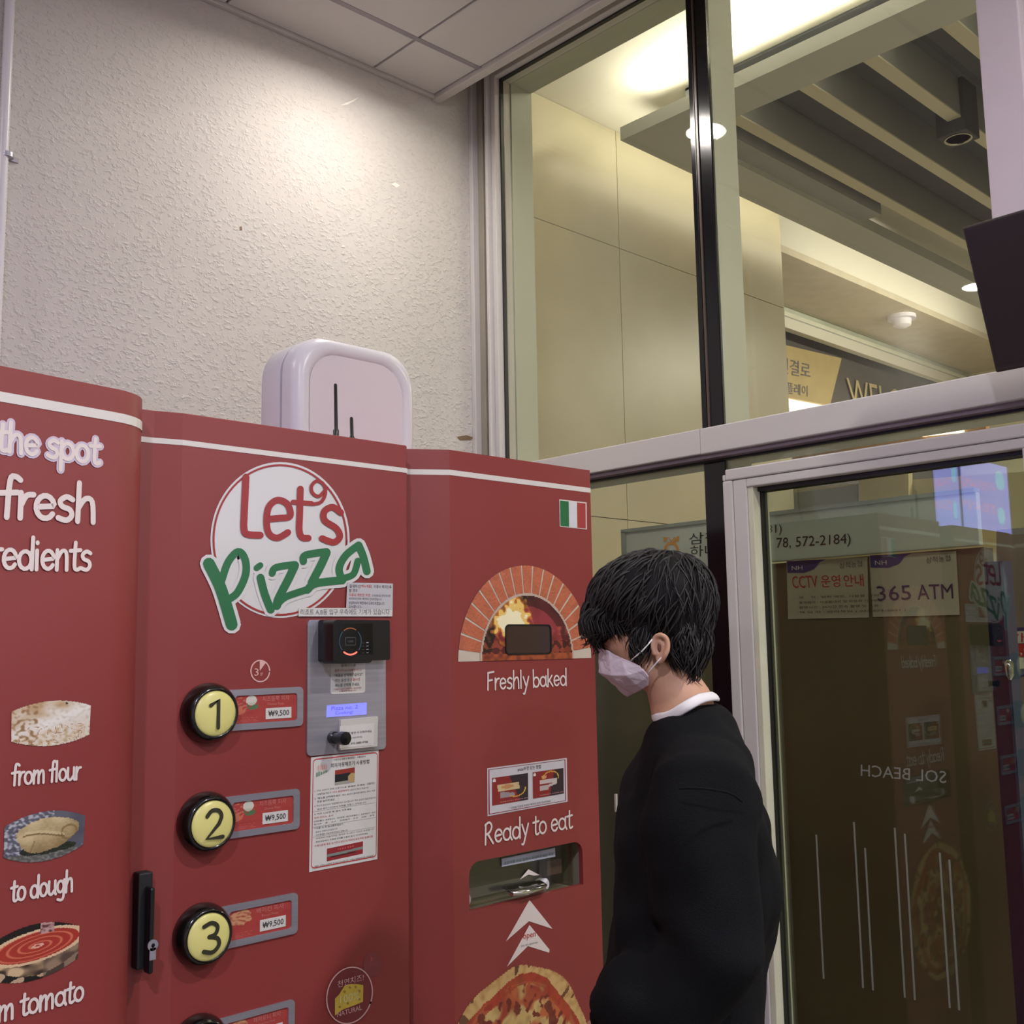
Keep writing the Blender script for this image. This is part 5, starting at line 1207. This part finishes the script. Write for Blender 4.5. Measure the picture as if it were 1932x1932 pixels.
# --- mask: folded three-panel sheet from nose to chin, with ear loops
def mside(sd):
    T = [pp(1130, 1221), pp(1150, 1229, .036*sd), pp(1172, 1240, .056*sd), pp(1191, 1248, .066*sd)]
    U = [pp(1130.5, 1256), pp(1152, 1262, .040*sd), pp(1180, 1264, .062*sd), pp(1208, 1256, .072*sd)]
    Mi = [pp(1131, 1268), pp(1154, 1274, .042*sd), pp(1182, 1274, .063*sd), pp(1216, 1264, .073*sd)]
    B = [pp(1158, 1291), pp(1176, 1295, .034*sd), pp(1200, 1291, .055*sd), pp(1225, 1275, .070*sd)]
    C = [pp(1184, 1313), pp(1196, 1307, .024*sd), pp(1210, 1300, .042*sd), pp(1225, 1292, .058*sd)]
    return [T, U, Mi, B, C]
mk = MB()
for sd in (1, -1):
    g = mside(sd); vs = [p for r in g for p in r]; mk.add(vs, [(r*4+c_, r*4+c_+1, (r+1)*4+c_+1, (r+1)*4+c_) for r in range(4) for c_ in range(3)])
mo_ = mk.build('face_mask', MASKM, man, smooth='all', label='white folded face mask')
w_ = mo_.modifiers.new('weld', 'WELD'); w_.merge_threshold = .0005
sb_ = mo_.modifiers.new('subdivision', 'SUBSURF'); sb_.levels = sb_.render_levels = 2
sb_.subdivision_type = 'SIMPLE'; sb_.levels = sb_.render_levels = 4
so = mo_.modifiers.new('thickness', 'SOLIDIFY'); so.thickness = .0012
tx = bpy.data.textures.new('mask_creases', 'CLOUDS'); tx.noise_scale = .03
dm = mo_.modifiers.new('creases', 'DISPLACE'); dm.texture = tx; dm.strength = .006
for sd in (1, -1):
    MB().tube([pp(1189, 1248, .062*sd), pp(1200, 1238, .070*sd), pp(1212, 1228, .074*sd), pp(1231, 1206, .077*sd)], .0012, 6).build('ear_loop', TEE, mo_, smooth='all')
    MB().tube([pp(1221, 1273, .066*sd), pp(1229, 1262, .072*sd), pp(1240, 1249, .077*sd), pp(1249, 1240, .080*sd)], .0012, 6).build('ear_loop', TEE, mo_, smooth='all')
# --- white tee collar and black sweater
col = [(1234, 1353, 0), (1240, 1357, .030), (1262, 1354, .058), (1294, 1335, .074), (1322, 1320, .062), (1344, 1316, .034), (1350, 1317, 0), (1340, 1315, -.04), (1300, 1322, -.074), (1258, 1342, -.058), (1240, 1350, -.03), (1234, 1353, 0)]
P_ = [Vector(p) for p in smoothpts([tuple(pp(x, y-2, o_*1.06)) for x, y, o_ in col], 5)]
tee = MB().tube(P_, .0085, 10, cap=False, flat=.5); 
tee = tee.build('tee_collar', TEE, man, smooth='all')
sw_ = MB()
Rg = [ring_px(1240, 1348, 1340, .072, 2.1, -.34), ring_px(1226, 1368, 1354, .094, 2.2, -.32), ring_px(1212, 1392, 1384, .120, 2.2, -.22), ring_px(1200, 1412, 1430, .146, 2.3, -.1), ring_px(1188, 1430, 1480, .168, 2.4), ring_px(1178, 1444, 1540, .178, 2.4),
      ring_px(1172, 1454, 1600, .178, 2.4), ring_px(1168, 1454, 1680, .176, 2.4), ring_px(1158, 1448, 1760, .176, 2.4), ring_px(1146, 1440, 1860, .178, 2.4), ring_px(1138, 1430, 1960, .180, 2.4), ring_px(1152, 1428, 2060, .176, 2.4), ring_px(1180, 1422, 2110, .165, 2.3)]
sw_.rings(Rg)
for (s_, e_, w_, sd) in ((S1, E1_, W1, 1), (S2, E2_, W2, -1)):
    top = s_+UP*.0
    el = e_-UP*.0
    sw_.tube([s_-LT*sd*.05+UP*.012, s_, s_.lerp(el, .25)+FWD*.012, s_.lerp(el, .5)+FWD*.012, s_.lerp(el, .75)+FWD*.008, el, el.lerp(w_, .25)-UP*.015, el.lerp(w_, .5)-UP*.015, el.lerp(w_, .72)+UP*.004+FWD*.006, w_+(w_-el).normalized()*.0],
             [.070, .078, .082, .082, .080, .072, .070, .066, .060, .050], 20)
swo = sw_.build('sweater', KNIT, man, smooth='all', label='loose black sweater'); remesh(swo, .0085, 4, .12, .036)
# drop-shoulder seam and ribbed cuffs and hem
sm_ = [pp(1282, 1488, .262), pp(1310, 1487, .27), pp(1345, 1490, .27), pp(1378, 1497, .255), pp(1400, 1512, .235)]
MB().tube([w_ for w_ in smoothpts([tuple(p) for p in sm_], 4)], .0016, 6).build('shoulder_seam', KNIT, swo)
for (w_, e_) in ((W1, E1_), (W2, E2_)):
    d_ = (w_-e_).normalized(); MB().tube([w_-d_*.02, w_-d_*.008, w_+d_*.010, w_+d_*.022], [.046, .040, .036, .035], 20, flat=.9).build('cuff', KNIT, swo, smooth='all')
MB().rings([ring_px(1186, 1420, 2105, .160), ring_px(1192, 1414, 2130, .155), ring_px(1192, 1414, 2165, .155)]).build('hem', KNIT, swo, smooth='all')
# trousers and shoes
tr = MB(); tr.rings([ring_px(1200, 1420, 2100, .150), ring_px(1205, 1425, 2180, .160), ring_px(1210, 1425, 2260, .165)])
for sd in (1, -1):
    hipc = pp(1315, 2200)+LT*sd*.085; kn_ = Vector((O.x, O.y, .50))+LT*sd*.095; an_ = Vector((O.x, O.y, .045))+LT*sd*.10-FWD*.05
    tr.tube([hipc, hipc.lerp(kn_, .5), kn_, kn_.lerp(an_, .5), an_], [.100, .092, .082, .074, .070], 18)
tro = tr.build('trousers', TROU, man, smooth='all'); remesh(tro, .012, 4, .12, .02)
for sd in (1, -1):
    f0 = Vector((O.x, O.y, 0))+LT*sd*.10-FWD*.05
    sh = MB().rings([[f0+FWD*(x*1.0)+LT*(y)+UP*z for x, y in [(.05+.135*math.cos(t), .047*math.sin(t)*(1.0 if math.cos(t) > 0 else .85)) for t in [2*math.pi*j/24 for j in range(24)]]] for z in (0, .022)])
    sh = sh.build('shoe', mat('white_sole', (200, 198, 192), .6), man, smooth=True)
    MB().rings([[f0+FWD*((.05+.130*k*math.cos(t)) - (.03*(1-k)))+LT*(.045*k*math.sin(t))+UP*(z+(.0 if math.cos(t) > .2 else zz_)) for t in [2*math.pi*j/24 for j in range(24)]] for z, k, zz_ in ((.022, 1, 0), (.045, .98, .004), (.062, .80, .018), (.072, .52, .03))]).build('shoe_upper', BLACKM, sh, smooth='all')
# wristwatch just showing at the sleeve end
wt = W1+(W1-E1_).normalized()*.03
wa = pp(1161, 1936, .17)
ww = MB().lathe(wa, (LT*.5+UP*.8+FWD*.3), [(0, -.004), (.019, -.004), (.0195, .003), (.017, .006), (0, .006)], 28)
ww.build('wristwatch', mat('pale_watch_case', (190, 186, 200), .2, .6), man, smooth=True, label='pale wristwatch at the cuff')
